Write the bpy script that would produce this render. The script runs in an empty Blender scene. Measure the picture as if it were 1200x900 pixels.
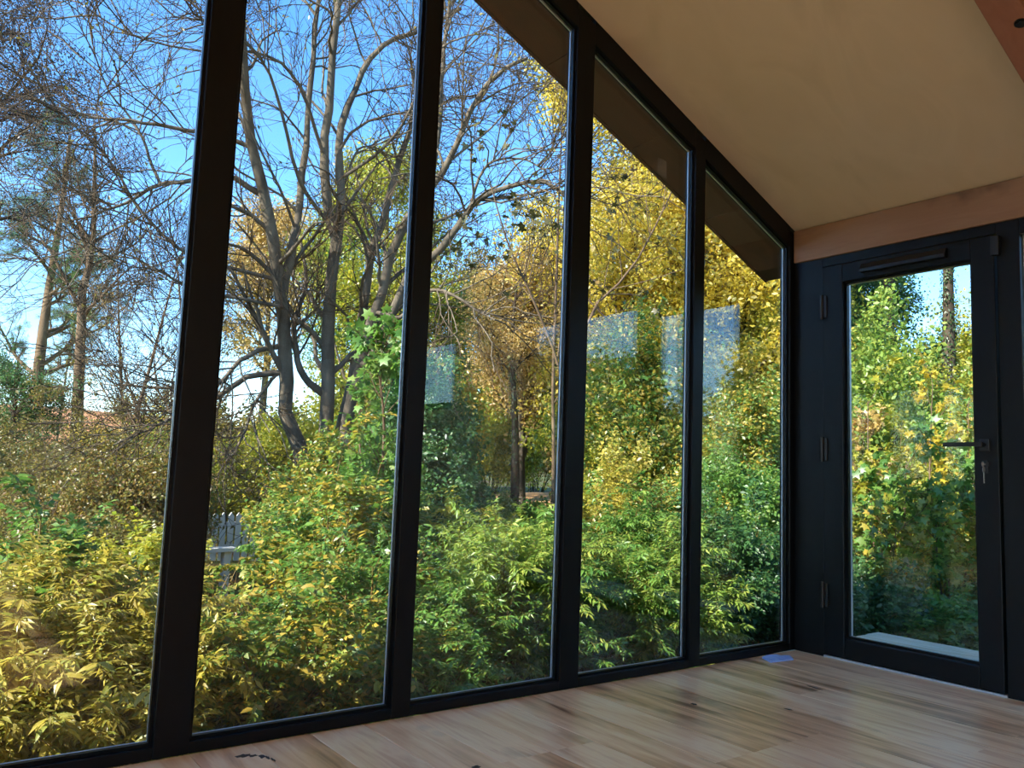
import bpy, bmesh, math
import numpy as np
from mathutils import Matrix, Vector

S = bpy.context.scene
COL = S.collection
R = np.random.default_rng

# ------------------------------------------------------------------ camera
EYE = np.array([-3.9135, -2.6418, 0.8982])
FWD = np.array([0.59438919, 0.79735578, 0.10452389])
RGT = np.array([0.79888933, -0.60035288, 0.03677304])
UPV = np.array([-0.09207241, -0.06164552, 0.99384229])
FPX = 954.53
cam = bpy.data.cameras.new('camera')
cam.sensor_width = 36.0
cam.lens = FPX / 1200 * 36
cam.clip_start = 0.05
cam.clip_end = 2000
camo = bpy.data.objects.new('camera', cam)
COL.objects.link(camo)
camo.matrix_world = Matrix(((RGT[0], UPV[0], -FWD[0], EYE[0]), (RGT[1], UPV[1], -FWD[1], EYE[1]),
                            (RGT[2], UPV[2], -FWD[2], EYE[2]), (0, 0, 0, 1)))
S.camera = camo

# ------------------------------------------------------------------ light
SUN_AZ = math.radians(-90.5)      # compass style: 0 = +y, positive towards +x
SUN_EL = math.radians(32)
W = bpy.data.worlds.new('sky')
S.world = W
W.use_nodes = True
nt = W.node_tree
nt.nodes.clear()
sky = nt.nodes.new('ShaderNodeTexSky')
sky.sky_type = 'NISHITA'
sky.sun_disc = False
sky.sun_elevation = SUN_EL
sky.sun_rotation = SUN_AZ
sky.altitude = 50
sky.air_density = 0.85
sky.dust_density = 0.12
sky.ozone_density = 3.0
bg = nt.nodes.new('ShaderNodeBackground')
bg.inputs['Strength'].default_value = 0.235
wo = nt.nodes.new('ShaderNodeOutputWorld')
hs = nt.nodes.new('ShaderNodeHueSaturation')
hs.inputs['Saturation'].default_value = 1.22
nt.links.new(sky.outputs[0], hs.inputs['Color'])
nt.links.new(hs.outputs[0], bg.inputs[0])
nt.links.new(bg.outputs[0], wo.inputs[0])
sl = bpy.data.lights.new('sun', 'SUN')
sl.energy = 6.5
sl.angle = math.radians(0.6)
sl.color = (1.0, 0.93, 0.82)
so = bpy.data.objects.new('sun', sl)
COL.objects.link(so)
sd = Vector((math.sin(SUN_AZ) * math.cos(SUN_EL), math.cos(SUN_AZ) * math.cos(SUN_EL), math.sin(SUN_EL)))
so.rotation_euler = sd.to_track_quat('Z', 'Y').to_euler()
so.location = (-30, 12, 20)
S.view_settings.view_transform = 'Standard'
S.view_settings.look = 'None'
S.view_settings.gamma = 1
S.view_settings.use_curve_mapping = False
S.view_settings.exposure = 1.36
S.cycles.max_bounces = 10
S.cycles.diffuse_bounces = 5
S.cycles.transmission_bounces = 6
S.cycles.transparent_max_bounces = 24
S.cycles.sample_clamp_indirect = 6.0

# ------------------------------------------------------------------ helpers
def lin(h):
    h = h.lstrip('#')
    o = []
    for i in (0, 2, 4):
        c = int(h[i:i + 2], 16) / 255
        o.append(c / 12.92 if c <= 0.04045 else ((c + 0.055) / 1.055) ** 2.4)
    return (*o, 1)

def ray(px, py):
    return FWD + RGT * (px - 600) / FPX - UPV * (py - 450) / FPX

def P(px, py, d):
    """point seen at a pixel, d metres in front of the lens"""
    return EYE + ray(px, py) * d

def newmat(name):
    m = bpy.data.materials.new(name)
    m.use_nodes = True
    t = m.node_tree
    t.nodes.clear()
    out = t.nodes.new('ShaderNodeOutputMaterial')
    return m, t, out

def N(t, typ, **kw):
    n = t.nodes.new(typ)
    for k, v in kw.items():
        setattr(n, k, v)
    return n

def ramp(t, cols, interp='LINEAR', pos=None):
    n = t.nodes.new('ShaderNodeValToRGB')
    n.color_ramp.interpolation = interp
    e = n.color_ramp.elements
    for i, c in enumerate(cols):
        p = pos[i] if pos else i / max(1, len(cols) - 1)
        if i < 2:
            e[i].position = p
            e[i].color = c if not isinstance(c, str) else lin(c)
        else:
            q = e.new(p)
            q.color = c if not isinstance(c, str) else lin(c)
    return n

def noise_mat(name, cols, scale=(6, 6, 6), rough=.6, detail=6, bump=0.0, bscale=None, spec=.3, distort=0.0, rnd=0.0):
    m, t, out = newmat(name)
    tc = N(t, 'ShaderNodeTexCoord')
    mp = N(t, 'ShaderNodeMapping')
    mp.inputs['Scale'].default_value = scale
    t.links.new(tc.outputs['Object'], mp.inputs[0])
    nz = N(t, 'ShaderNodeTexNoise')
    nz.inputs['Scale'].default_value = 1
    nz.inputs['Detail'].default_value = detail
    nz.inputs['Distortion'].default_value = distort
    t.links.new(mp.outputs[0], nz.inputs['Vector'])
    rp = ramp(t, cols, pos=[.25 + .5 * i / (len(cols) - 1) for i in range(len(cols))])
    t.links.new(nz.outputs[0], rp.inputs[0])
    b = N(t, 'ShaderNodeBsdfPrincipled')
    b.inputs['Roughness'].default_value = rough
    b.inputs['Specular IOR Level'].default_value = spec
    t.links.new(rp.outputs[0], b.inputs['Base Color'])
    if bump:
        bp = N(t, 'ShaderNodeBump')
        bp.inputs['Strength'].default_value = bump
        bp.inputs['Distance'].default_value = .01
        t.links.new(nz.outputs[0], bp.inputs['Height'])
        t.links.new(bp.outputs[0], b.inputs['Normal'])
    t.links.new(b.outputs[0], out.inputs[0])
    return m

def leaf_mat(name, cols, trans=.45, rough=.4, gloss=.04):
    """one colour per leaf, picked from the palette; light shines through the blade"""
    m, t, out = newmat(name)
    ge = N(t, 'ShaderNodeNewGeometry')
    oi = N(t, 'ShaderNodeObjectInfo')
    ad = N(t, 'ShaderNodeMath', operation='ADD')
    fr = N(t, 'ShaderNodeMath', operation='FRACT')
    t.links.new(ge.outputs['Random Per Island'], ad.inputs[0])
    t.links.new(oi.outputs['Random'], ad.inputs[1])
    t.links.new(ad.outputs[0], fr.inputs[0])
    rp = ramp(t, cols)
    t.links.new(fr.outputs[0], rp.inputs[0])
    di = N(t, 'ShaderNodeBsdfDiffuse')
    tr = N(t, 'ShaderNodeBsdfTranslucent')
    gl = N(t, 'ShaderNodeBsdfGlossy')
    gl.inputs['Roughness'].default_value = rough
    hs = N(t, 'ShaderNodeHueSaturation')
    hs.inputs['Saturation'].default_value = 1.03
    hs.inputs['Value'].default_value = 1.25
    t.links.new(rp.outputs[0], di.inputs[0])
    t.links.new(rp.outputs[0], hs.inputs['Color'])
    t.links.new(hs.outputs[0], tr.inputs[0])
    a = N(t, 'ShaderNodeMixShader')
    a.inputs[0].default_value = trans
    t.links.new(di.outputs[0], a.inputs[1])
    t.links.new(tr.outputs[0], a.inputs[2])
    b = N(t, 'ShaderNodeMixShader')
    b.inputs[0].default_value = gloss
    t.links.new(a.outputs[0], b.inputs[1])
    t.links.new(gl.outputs[0], b.inputs[2])
    t.links.new(b.outputs[0], out.inputs[0])
    return m

def plain(name, col, rough=.5, metal=0.0, spec=.5):
    m, t, out = newmat(name)
    b = N(t, 'ShaderNodeBsdfPrincipled')
    b.inputs['Base Color'].default_value = lin(col) if isinstance(col, str) else col
    b.inputs['Roughness'].default_value = rough
    b.inputs['Metallic'].default_value = metal
    b.inputs['Specular IOR Level'].default_value = spec
    t.links.new(b.outputs[0], out.inputs[0])
    return m

def glass_mat(name):
    m, t, out = newmat(name)
    ge = N(t, 'ShaderNodeNewGeometry')
    ma = N(t, 'ShaderNodeMath', operation='MULTIPLY_ADD')
    ma.inputs[1].default_value = -(1.33 - 1 / 1.33)
    ma.inputs[2].default_value = 1.33
    t.links.new(ge.outputs['Backfacing'], ma.inputs[0])
    fr = N(t, 'ShaderNodeFresnel')
    t.links.new(ma.outputs[0], fr.inputs['IOR'])
    tr = N(t, 'ShaderNodeBsdfTransparent')
    tr.inputs[0].default_value = (.985, .992, .988, 1)
    gl = N(t, 'ShaderNodeBsdfGlossy')
    gl.inputs['Roughness'].default_value = 0.0
    mx = N(t, 'ShaderNodeMixShader')
    t.links.new(fr.outputs[0], mx.inputs[0])
    t.links.new(tr.outputs[0], mx.inputs[1])
    t.links.new(gl.outputs[0], mx.inputs[2])
    t.links.new(mx.outputs[0], out.inputs[0])
    return m

def oak_mat(name, cols, axis=1, grain=1.0, rough=.38, knots=True):
    m, t, out = newmat(name)
    tc = N(t, 'ShaderNodeTexCoord')
    oi = N(t, 'ShaderNodeObjectInfo')
    off = N(t, 'ShaderNodeVectorMath', operation='SCALE')
    off.inputs[0].default_value = (37.1, 19.7, 53.3)
    t.links.new(oi.outputs['Random'], off.inputs['Scale'])
    add = N(t, 'ShaderNodeVectorMath', operation='ADD')
    t.links.new(tc.outputs['Object'], add.inputs[0])
    t.links.new(off.outputs[0], add.inputs[1])
    def mapped(sc):
        mp = N(t, 'ShaderNodeMapping')
        mp.inputs['Scale'].default_value = sc
        t.links.new(add.outputs[0], mp.inputs[0])
        return mp
    s = [14.0, 14.0, 14.0]
    s[axis] = 1.1
    fine = N(t, 'ShaderNodeTexNoise')
    fine.inputs['Scale'].default_value = 1.6
    fine.inputs['Detail'].default_value = 9
    fine.inputs['Roughness'].default_value = .62
    fine.inputs['Distortion'].default_value = .5
    t.links.new(mapped(tuple(s)).outputs[0], fine.inputs['Vector'])
    s2 = [5.0, 5.0, 5.0]
    s2[axis] = .9
    broad = N(t, 'ShaderNodeTexNoise')
    broad.inputs['Scale'].default_value = 1.0
    broad.inputs['Detail'].default_value = 3
    broad.inputs['Distortion'].default_value = 1.3
    t.links.new(mapped(tuple(s2)).outputs[0], broad.inputs['Vector'])
    mixf = N(t, 'ShaderNodeMath', operation='MULTIPLY_ADD')
    mixf.inputs[1].default_value = .45
    t.links.new(fine.outputs[0], mixf.inputs[0])
    sc2 = N(t, 'ShaderNodeMath', operation='MULTIPLY')
    sc2.inputs[1].default_value = .45
    t.links.new(broad.outputs[0], sc2.inputs[0])
    t.links.new(sc2.outputs[0], mixf.inputs[2])
    plus = N(t, 'ShaderNodeMath', operation='MULTIPLY_ADD')
    plus.inputs[1].default_value = .16
    t.links.new(oi.outputs['Random'], plus.inputs[0])
    t.links.new(mixf.outputs[0], plus.inputs[2])
    rp = ramp(t, cols, pos=[.35 + .32 * i / (len(cols) - 1) for i in range(len(cols))])
    t.links.new(plus.outputs[0], rp.inputs[0])
    col = rp.outputs[0]
    if knots:
        s3 = [4.2, 4.2, 4.2]
        s3[axis] = .95
        vo = N(t, 'ShaderNodeTexVoronoi')
        vo.inputs['Scale'].default_value = 1.0
        wob = N(t, 'ShaderNodeTexNoise')
        wob.inputs['Scale'].default_value = 9
        t.links.new(add.outputs[0], wob.inputs['Vector'])
        vm = N(t, 'ShaderNodeVectorMath', operation='MULTIPLY_ADD')
        vm.inputs[1].default_value = (.5, .5, .5)
        t.links.new(wob.outputs['Color'], vm.inputs[0])
        t.links.new(mapped(tuple(s3)).outputs[0], vm.inputs[2])
        t.links.new(vm.outputs[0], vo.inputs['Vector'])
        kr = ramp(t, [(0.85, 0.85, 0.85, 1), (.3, .3, .3, 1), (0, 0, 0, 1)], pos=[.0, .15, .29])
        t.links.new(vo.outputs['Distance'], kr.inputs[0])
        mk = N(t, 'ShaderNodeMix', data_type='RGBA')
        t.links.new(kr.outputs[0], mk.inputs[0])
        t.links.new(col, mk.inputs[6])
        mk.inputs[7].default_value = lin('#2e1d17')
        col = mk.outputs[2]
    b = N(t, 'ShaderNodeBsdfPrincipled')
    b.inputs['Roughness'].default_value = rough
    b.inputs['Specular IOR Level'].default_value = .4
    t.links.new(col, b.inputs['Base Color'])
    bp = N(t, 'ShaderNodeBump')
    bp.inputs['Strength'].default_value = .12
    bp.inputs['Distance'].default_value = .002
    t.links.new(fine.outputs[0], bp.inputs['Height'])
    t.links.new(bp.outputs[0], b.inputs['Normal'])
    t.links.new(b.outputs[0], out.inputs[0])
    return m

# ------------------------------------------------------------------ object helpers
def tag(o, label=None, cat=None, group=None, kind=None):
    if label: o['label'] = label
    if cat: o['category'] = cat
    if group: o['group'] = group
    if kind: o['kind'] = kind
    return o

def empty(name, loc=(0, 0, 0)):
    o = bpy.data.objects.new(name, None)
    o.location = Vector([float(v) for v in loc])
    o.empty_display_size = .1
    COL.objects.link(o)
    return o

def link(name, me, m, parent=None):
    o = bpy.data.objects.new(name, me)
    if m is not None and not me.materials:
        me.materials.append(m)
    COL.objects.link(o)
    if parent is not None:
        o.parent = parent
        q = parent
        L = Vector((0, 0, 0))
        while q is not None:
            L += q.location
            q = q.parent
        o.location = -L
    return o

def np_mesh(name, v, f, smooth=False):
    """v (n,3), f (m,k)"""
    me = bpy.data.meshes.new(name)
    v = np.ascontiguousarray(v, dtype=np.float32).reshape(-1, 3)
    f = np.ascontiguousarray(f, dtype=np.int32)
    k = f.shape[1]
    me.vertices.add(len(v))
    me.vertices.foreach_set('co', v.ravel())
    me.loops.add(f.size)
    me.loops.foreach_set('vertex_index', f.ravel())
    me.polygons.add(len(f))
    me.polygons.foreach_set('loop_start', np.arange(0, f.size, k, dtype=np.int32))
    me.polygons.foreach_set('loop_total', np.full(len(f), k, dtype=np.int32))
    if smooth:
        me.polygons.foreach_set('use_smooth', np.ones(len(f), dtype=bool))
    me.update(calc_edges=True)
    return me

def bm_mesh(name, bm):
    me = bpy.data.meshes.new(name)
    bmesh.ops.recalc_face_normals(bm, faces=bm.faces)
    bm.to_mesh(me)
    bm.free()
    return me

def add_box(bm, lo, hi, bev=0.0):
    lo, hi = [min(a, b) for a, b in zip(lo, hi)], [max(a, b) for a, b in zip(lo, hi)]
    r = bmesh.ops.create_cube(bm, size=1)
    vs = r['verts']
    for v in vs:
        v.co = Vector([lo[i] + (v.co[i] + .5) * (hi[i] - lo[i]) for i in range(3)])
    if bev:
        es = list({e for v in vs for e in v.link_edges})
        bmesh.ops.bevel(bm, geom=es, offset=bev, segments=2, affect='EDGES', profile=.5)

def box(name, lo, hi, m, parent=None, bev=0.0):
    bm = bmesh.new()
    add_box(bm, lo, hi, bev)
    return link(name, bm_mesh(name, bm), m, parent)

def add_prism(bm, poly, axis, a, b):
    """poly: 2d points in the two other axes, extruded along axis from a to b"""
    def mk(p, w):
        q = list(p)
        q.insert(axis, w)
        return Vector(q)
    v0 = [bm.verts.new(mk(p, a)) for p in poly]
    v1 = [bm.verts.new(mk(p, b)) for p in poly]
    bm.faces.new(v0)
    bm.faces.new(v1[::-1])
    n = len(poly)
    for i in range(n):
        bm.faces.new((v0[i], v1[i], v1[(i + 1) % n], v0[(i + 1) % n]))

def prism(name, poly, axis, a, b, m, parent=None, bev=0.0):
    bm = bmesh.new()
    add_prism(bm, poly, axis, a, b)
    bmesh.ops.recalc_face_normals(bm, faces=bm.faces)
    if bev:
        bmesh.ops.bevel(bm, geom=list(bm.edges), offset=bev, segments=2, affect='EDGES', profile=.5)
    return link(name, bm_mesh(name, bm), m, parent)

def add_cyl(bm, a, b, r, n=16, r2=None):
    a, b = Vector(a), Vector(b)
    q = (b - a).to_track_quat('Z', 'Y').to_matrix().to_4x4()
    mt = Matrix.Translation((a + b) / 2) @ q
    bmesh.ops.create_cone(bm, cap_ends=True, segments=n, radius1=r, radius2=r if r2 is None else r2, depth=(b - a).length, matrix=mt)

# ------------------------------------------------------------------ materials
M = {}
M['frame'] = noise_mat('anthracite_paint', ['#090b0e', '#0d1014'], scale=(40, 40, 40), rough=.42, spec=.22, bump=.02)
M['black'] = plain('black_plastic', '#0c0d0f', .4)
M['gasket'] = plain('rubber_gasket', '#08080a', .7)
M['spacer'] = plain('aluminium_spacer', '#c4c7cb', .5, .6)
M['glass'] = glass_mat('window_glass')
M['oak'] = oak_mat('oak_floor', ['#8c6140', '#cf9f72', '#ecc090', '#f8d8ae', '#dfb083'], rough=.3)
M['ceil'] = noise_mat('birch_ply_ceiling', ['#b9a990', '#c6b69d', '#bfaf96'], scale=(1.2, 3.5, 3.5), rough=.7, detail=7, distort=.8, spec=.2)
M['beam'] = oak_mat('pine_beam', ['#72543f', '#8b6a53', '#9b7a62', '#917059'], axis=1, rough=.6)
M['rafter'] = oak_mat('pine_rafter', ['#6a4536', '#835745', '#906350', '#875c4a'], axis=0, rough=.6)
M['soffit'] = noise_mat('stained_soffit', ['#3c211a', '#4a2a21', '#552f25'], scale=(3, 14, 14), rough=.6, detail=7, distort=.6)
M['roof'] = noise_mat('dark_roof', ['#2a2724', '#35312d'], scale=(8, 8, 8), rough=.8)
M['wall'] = noise_mat('limewash_wall', ['#dcd8d0', '#e4e1da'], scale=(2, 2, 2), rough=.85)
M['clad'] = noise_mat('timber_cladding', ['#5a4635', '#6b5541'], scale=(2, 2, 14), rough=.8)
M['deck'] = noise_mat('weathered_deck', ['#c4a27c', '#d8b993', '#e6ccaa', '#ceac86'], scale=(30, 3, 3), rough=.8, detail=8, bump=.2)
M['steel'] = plain('key_steel', '#c9c2b4', .3, .9)
M['blue'] = noise_mat('blue_plastic', ['#7fa6ee', '#a5c4f8', '#90b4f4'], scale=(30, 30, 30), rough=.35)
M['white'] = noise_mat('white_paint', ['#d9d9d4', '#e6e6e2'], scale=(5, 5, 5), rough=.6)
M['residue'] = None

# ------------------------------------------------------------------ the house
RX = -3.174                # ridge
LX = -6.348                # far side of the room
BY = -6.4                  # back wall
H0, SL = 2.2836, 0.4352
def zc(x):
    return H0 + SL * (-x) if x >= RX else H0 + SL * (x - LX)

def S_(o, label, cat):
    return tag(o, label, cat, kind='structure')

# floor of oak planks -------------------------------------------------
floor = S_(empty('floor', (0, 0, 0)), 'warm brown oak plank floor with dark knots running up to the glass', 'floor')
box('subfloor', (LX, BY, -.30), (.03, .0, -.018), M['clad'], floor)
rg = R(3)
plen = {}
pw = .195
nplank = int(math.ceil(-LX / pw))
for i in range(nplank):
    x1 = -i * pw - .002
    x0 = max(LX + .002, x1 - pw + .0012)
    y = 0.0
    first = True
    while y > BY + .01:
        L = float(rg.choice([1.4, 1.7, 2.0, 2.2]))
        if first:
            L = float(rg.choice([.55, .9, 1.3, 1.7, 2.1]))
            first = False
        if y - L < BY:
            L = y - BY
        L = round(L, 3)
        key = (L, round(x1 - x0, 4))
        if key not in plen:
            bm = bmesh.new()
            add_box(bm, (0, -L + .0012, -.018), (x1 - x0, 0, 0), 0)
            es = [e for e in bm.edges if all(v.co.z > -.001 for v in e.verts)]
            bmesh.ops.bevel(bm, geom=es, offset=.0012, segments=1, affect='EDGES')
            plen[key] = bm_mesh('plank', bm)
        o = link('plank', plen[key], M['oak'], floor)
        o.location = (x0, y - .003 if y == 0 else y, 0)
        y -= L

# ceiling and roof ------------------------------------------------------
bm = bmesh.new()
add_prism(bm, [(0.0, zc(0)), (RX, zc(RX)), (LX, zc(LX)), (LX, zc(LX) + .02), (RX, zc(RX) + .02), (0, zc(0) + .02)], 1, BY, -.002)
S_(link('ceiling', bm_mesh('ceiling', bm), M['ceil']), 'plain pale beige sloped ceiling meeting the raked window head', 'ceiling')
OV = .452
EV = .348
roof = S_(empty('roof'), 'dark roof with brown stained soffit overhanging the glazed gable', 'roof')
def zr(x):
    return H0 - SL * x if x >= RX else H0 + SL * (x - LX)
bm = bmesh.new()
add_prism(bm, [(EV, zr(EV) + .03), (RX, zr(RX) + .03), (LX - EV, zr(LX - EV) + .03), (LX - EV, zr(LX - EV) + .24), (RX, zr(RX) + .24), (EV, zr(EV) + .24)], 1, BY - .4, OV - .02)
link('roof_deck', bm_mesh('roof_deck', bm), M['roof'], roof)
xs = [EV, -.26, -.87, -1.48, -2.09, -2.7, RX]
for k in range(6):
    a, b = xs[k], xs[k + 1]
    prism('soffit_board', [(a - .002, zr(a - .002)), (b + .002, zr(b + .002)), (b + .002, zr(b + .002) + .026), (a - .002, zr(a - .002) + .026)], 1, .085, OV - .022, M['soffit'], roof)
    a2, b2 = 2 * RX - a, 2 * RX - b
    prism('soffit_board', [(a2 + .002, zr(a2 + .002)), (b2 - .002, zr(b2 - .002)), (b2 - .002, zr(b2 - .002) + .026), (a2 + .002, zr(a2 + .002) + .026)], 1, .085, OV - .022, M['soffit'], roof)
for sgn in (0, 1):
    e = EV if sgn == 0 else LX - EV
    prism('fascia_board', [(e, zr(e) - .004), (RX, zr(RX) - .004), (RX, zr(RX) + .25), (e, zr(e) + .25)], 1, OV - .02, OV, M['soffit'], roof)
prism('eave_board', [(.085, zr(EV)), (EV - .002, zr(EV)), (EV - .002, zr(EV) + .024), (.085, zr(EV) + .024)], 1, BY - .4, .083, M['soffit'], roof)

# raked gable glazing -----------------------------------------------------
win = S_(empty('window_1'), 'tall glazed gable of black-framed panes with a raked top', 'window')
cen = [(-3.174, .105), (-2.389, .075), (-1.5925, .105), (-.8045, .075)]
left = [(2 * RX - c, w) for c, w in cen[1:]]
mul = cen + left
D = .066                                     # frame depth
GY = .034                                    # first sheet of glass
RAIL = .112                                  # vertical height of raked rail
for c, w in mul:
    a, b = c - w / 2, c + w / 2
    if abs(c - RX) < .01:
        poly = [(a, 0), (b, 0), (b, zc(b) - .02), (c, zc(c) - .02), (a, zc(a) - .02)]
    else:
        poly = [(a, 0), (b, 0), (b, zc(b) - .02), (a, zc(a) - .02)]
    prism('mullion', poly, 1, 0, D, M['frame'], win, bev=.0025)
edges = sorted([(c - w / 2, c + w / 2) for c, w in mul])
spans = []
prev = LX + .046
for a, b in edges:
    spans.append((prev, a))
    prev = b
spans.append((prev, -.046))
prism('corner_post', [(-.046, 0), (.085, 0), (.085, zr(.085) - .01), (-.046, zc(-.046) - .02)], 1, 0, D, M['frame'], win, bev=.003)
prism('corner_post', [(LX - .085, 0), (LX + .046, 0), (LX + .046, zc(LX + .046) - .02), (LX - .085, zr(LX - .085) - .01)], 1, 0, D, M['frame'], win, bev=.003)
for a, b in spans:
    box('sill_rail', (a, 0, .0), (b, D, .036), M['frame'], win, bev=.0025)
    prism('rake_rail', [(a, zc(a) - RAIL), (b, zc(b) - RAIL), (b, zc(b) + .018), (a, zc(a) + .018)], 1, .0, D, M['frame'], win, bev=.0025)
    # sealed double unit
    z0, za, zb = .036, zc(a) - RAIL, zc(b) - RAIL
    bm = bmesh.new()
    poly = [(a, z0), (b, z0), (b, zb), (a, za)]
    add_prism(bm, poly, 1, GY, GY + .004)
    add_prism(bm, poly, 1, GY + .020, GY + .024)
    pane = link('pane', bm_mesh('pane', bm), M['glass'], win)
    w = .009
    y0, y1 = GY + .0075, GY + .0145
    sa = (za - zb) / (b - a) if b != a else 0
    for poly in ([(a, z0), (a + w, z0), (a + w, za - sa * w), (a, za)], [(b - w, z0), (b, z0), (b, zb), (b - w, zb + sa * w)],
                 [(a + w, z0), (b - w, z0), (b - w, z0 + w), (a + w, z0 + w)],
                 [(a + w, za - sa * w - w), (b - w, zb + sa * w - w), (b - w, zb + sa * w), (a + w, za - sa * w)]):
        prism('spacer_bar', poly, 1, y0, y1, M['spacer'], pane)
    # inner glazing beads
    w = .011
    for poly in ([(a, z0), (a + w, z0 + w), (a + w, za - sa * w - w), (a, za)], [(b - w, z0 + w), (b, z0), (b, zb), (b - w, zb + sa * w - w)],
                 [(a, z0), (b, z0), (b - w, z0 + w), (a + w, z0 + w)],
                 [(a + w, za - sa * w - w), (b - w, zb + sa * w - w), (b, zb), (a, za)]):
        prism('glazing_bead', poly, 1, .016, GY - .002, M['frame'], pane)

m, t, out = newmat('sticker_residue')
tr = N(t, 'ShaderNodeBsdfTransparent'); df = N(t, 'ShaderNodeBsdfDiffuse'); mx = N(t, 'ShaderNodeMixShader')
df.inputs[0].default_value = lin('#b8b4ae')
nz = N(t, 'ShaderNodeTexNoise'); nz.inputs['Scale'].default_value = 60
rp = ramp(t, [(0, 0, 0, 1), (.28, .28, .28, 1)], pos=[.45, .6])
t.links.new(nz.outputs[0], rp.inputs[0]); t.links.new(rp.outputs[0], mx.inputs[0])
t.links.new(tr.outputs[0], mx.inputs[1]); t.links.new(df.outputs[0], mx.inputs[2]); t.links.new(mx.outputs[0], out.inputs[0])
d_ = ray(776, 196); sp = EYE + d_ * ((GY - EYE[1]) / d_[1])
tag(box('sticker_residue', (sp[0] - .033, GY - .0012, sp[2] - .048), (sp[0] + .03, GY - .0004, sp[2] + .04), m, win), 'faint square of sticker residue on the glass')
# dark knots in the boards by the window
M['knot'] = noise_mat('dark_knot', ['#1d1513', '#33241d'], scale=(60, 60, 60), rough=.5)
def knot(x, y, rx, ry, seed):
    rg = R(seed); n = 14
    bm = bmesh.new()
    ps = [(x + math.cos(a) * rx * w, y + math.sin(a) * ry * w) for a, w in zip(np.linspace(0, 2 * np.pi, n, endpoint=False), rg.uniform(.6, 1.2, n))]
    add_prism(bm, ps, 2, .0001, .0006)
    link('knot', bm_mesh('knot', bm), M['knot'], floor)
for kx, ky, ra_, rb_, sd_ in ((-2.988, -.098, .024, .014, 1), (-2.962, -.112, .016, .010, 2), (-2.942, -.130, .010, .018, 5), (-2.930, -.152, .006, .018, 8), (-2.922, -.178, .004, .02, 9), (-2.429, -.54, .018, .012, 3), (-1.30, -.42, .010, .016, 4), (-1.02, -.66, .008, .02, 6), (-.62, -.52, .007, .05, 7)):
    knot(kx, ky, ra_, rb_, sd_)

# door wall ----------------------------------------------------------------
door = S_(empty('door_1'), 'black framed glazed door with a lever handle in the corner', 'door')
jf = link('door_frame', bm_mesh('door_frame', (lambda bm: (add_box(bm, (-.004, -.172, 0), (.085, -.0, 2.1), .002), add_box(bm, (-.004, -1.046, 2.05), (.085, -.172, 2.1), .002), bm)[-1])(bmesh.new())), M['frame'], door)
box('frame_post', (-.004, -1.142, 0), (.085, -1.046, 2.1), M['frame'], door, bev=.003)
box('threshold', (-.012, -1.046, 0), (.085, -.175, .011), M['spacer'], door, bev=.002)
sx0, sx1 = -.016, .062
ya, yb, za_, zb_ = -.177, -1.04, .014, 2.045
ga, gb, gz0, gz1 = -.294, -.938, .113, 1.948
box('stile', (sx0, ya, za_), (sx1, ga, zb_), M['frame'], door, bev=.004)
lock_stile = box('stile', (sx0, gb, za_), (sx1, yb, zb_), M['frame'], door, bev=.004)
box('rail', (sx0, ga, za_), (sx1, gb, gz0), M['frame'], door, bev=.004)
toprail = box('rail', (sx0, ga, gz1), (sx1, gb, zb_), M['frame'], door, bev=.004)
bm = bmesh.new()
add_box(bm, (.030, gb, gz0), (.034, ga, gz1))
add_box(bm, (.050, gb, gz0), (.054, ga, gz1))
dp = link('pane', bm_mesh('pane', bm), M['glass'], door)
for lo, hi in (((.0345, ga - .009, gz0), (.0495, ga, gz1)), ((.0345, gb, gz0), (.0495, gb + .009, gz1)),
               ((.0345, gb + .009, gz0), (.0495, ga - .009, gz0 + .009)), ((.0345, gb + .009, gz1 - .009), (.0495, ga - .009, gz1))):
    box('spacer_bar', lo, hi, M['spacer'], dp)
for lo, hi in (((.008, ga - .012, gz0), (.028, ga, gz1)), ((.008, gb, gz0), (.028, gb + .012, gz1)),
               ((.008, gb + .012, gz0), (.028, ga - .012, gz0 + .012)), ((.008, gb + .012, gz1 - .012), (.028, ga - .012, gz1))):
    box('glazing_bead', lo, hi, M['frame'], dp)
# trickle vent on the top rail: tapered hood
prism('trickle_vent', [(sx0, 1.975), (sx0 - .030, 1.975), (sx0 - .030, 1.992), (sx0 - .010, 2.022), (sx0, 2.022)][::-1], 1, -.835, -.405, M['black'], door, bev=.002)
# hinges on the corner side, keep on the other
for z in (1.76, .25, 1.0):
    bm = bmesh.new()
    add_cyl(bm, (sx0 - .010, -.180, z), (sx0 - .010, -.180, z + .13), .009)
    add_box(bm, (sx0 - .008, -.206, z + .006), (sx0, -.172, z + .124), .002)
    link('hinge', bm_mesh('hinge', bm), M['black'], door)
box('lock_keep', (sx0 - .014, -1.066, 1.945), (-.003, -1.030, 2.035), M['black'], door, bev=.003)
# lever handle with rose
hr = empty('handle')
hr.parent = door
bm = bmesh.new()
add_box(bm, (sx0 - .010, -1.005, 1.058), (sx0, -.962, 1.112), .003)
link('rose', bm_mesh('rose', bm), M['black'], hr)
bm = bmesh.new()
add_cyl(bm, (sx0 - .008, -.982, 1.087), (sx0 - .052, -.982, 1.087), .010)
prof = [(-.995, .0), (-.97, .0), (-.92, -.001), (-.87, -.001), (-.825, -.002)]
for (yA, dA), (yB, dB) in zip(prof[:-1], prof[1:]):
    add_box(bm, (sx0 - .060, yA, 1.078 + dA), (sx0 - .044, yB, 1.097 + dA), .0)
bmesh.ops.remove_doubles(bm, verts=bm.verts, dist=.0002)
link('lever', bm_mesh('lever', bm), M['black'], hr)
ly, lz = -.985, 1.000
bm = bmesh.new()
add_cyl(bm, (sx0, ly, lz), (sx0 - .009, ly, lz), .017, 24)
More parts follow.
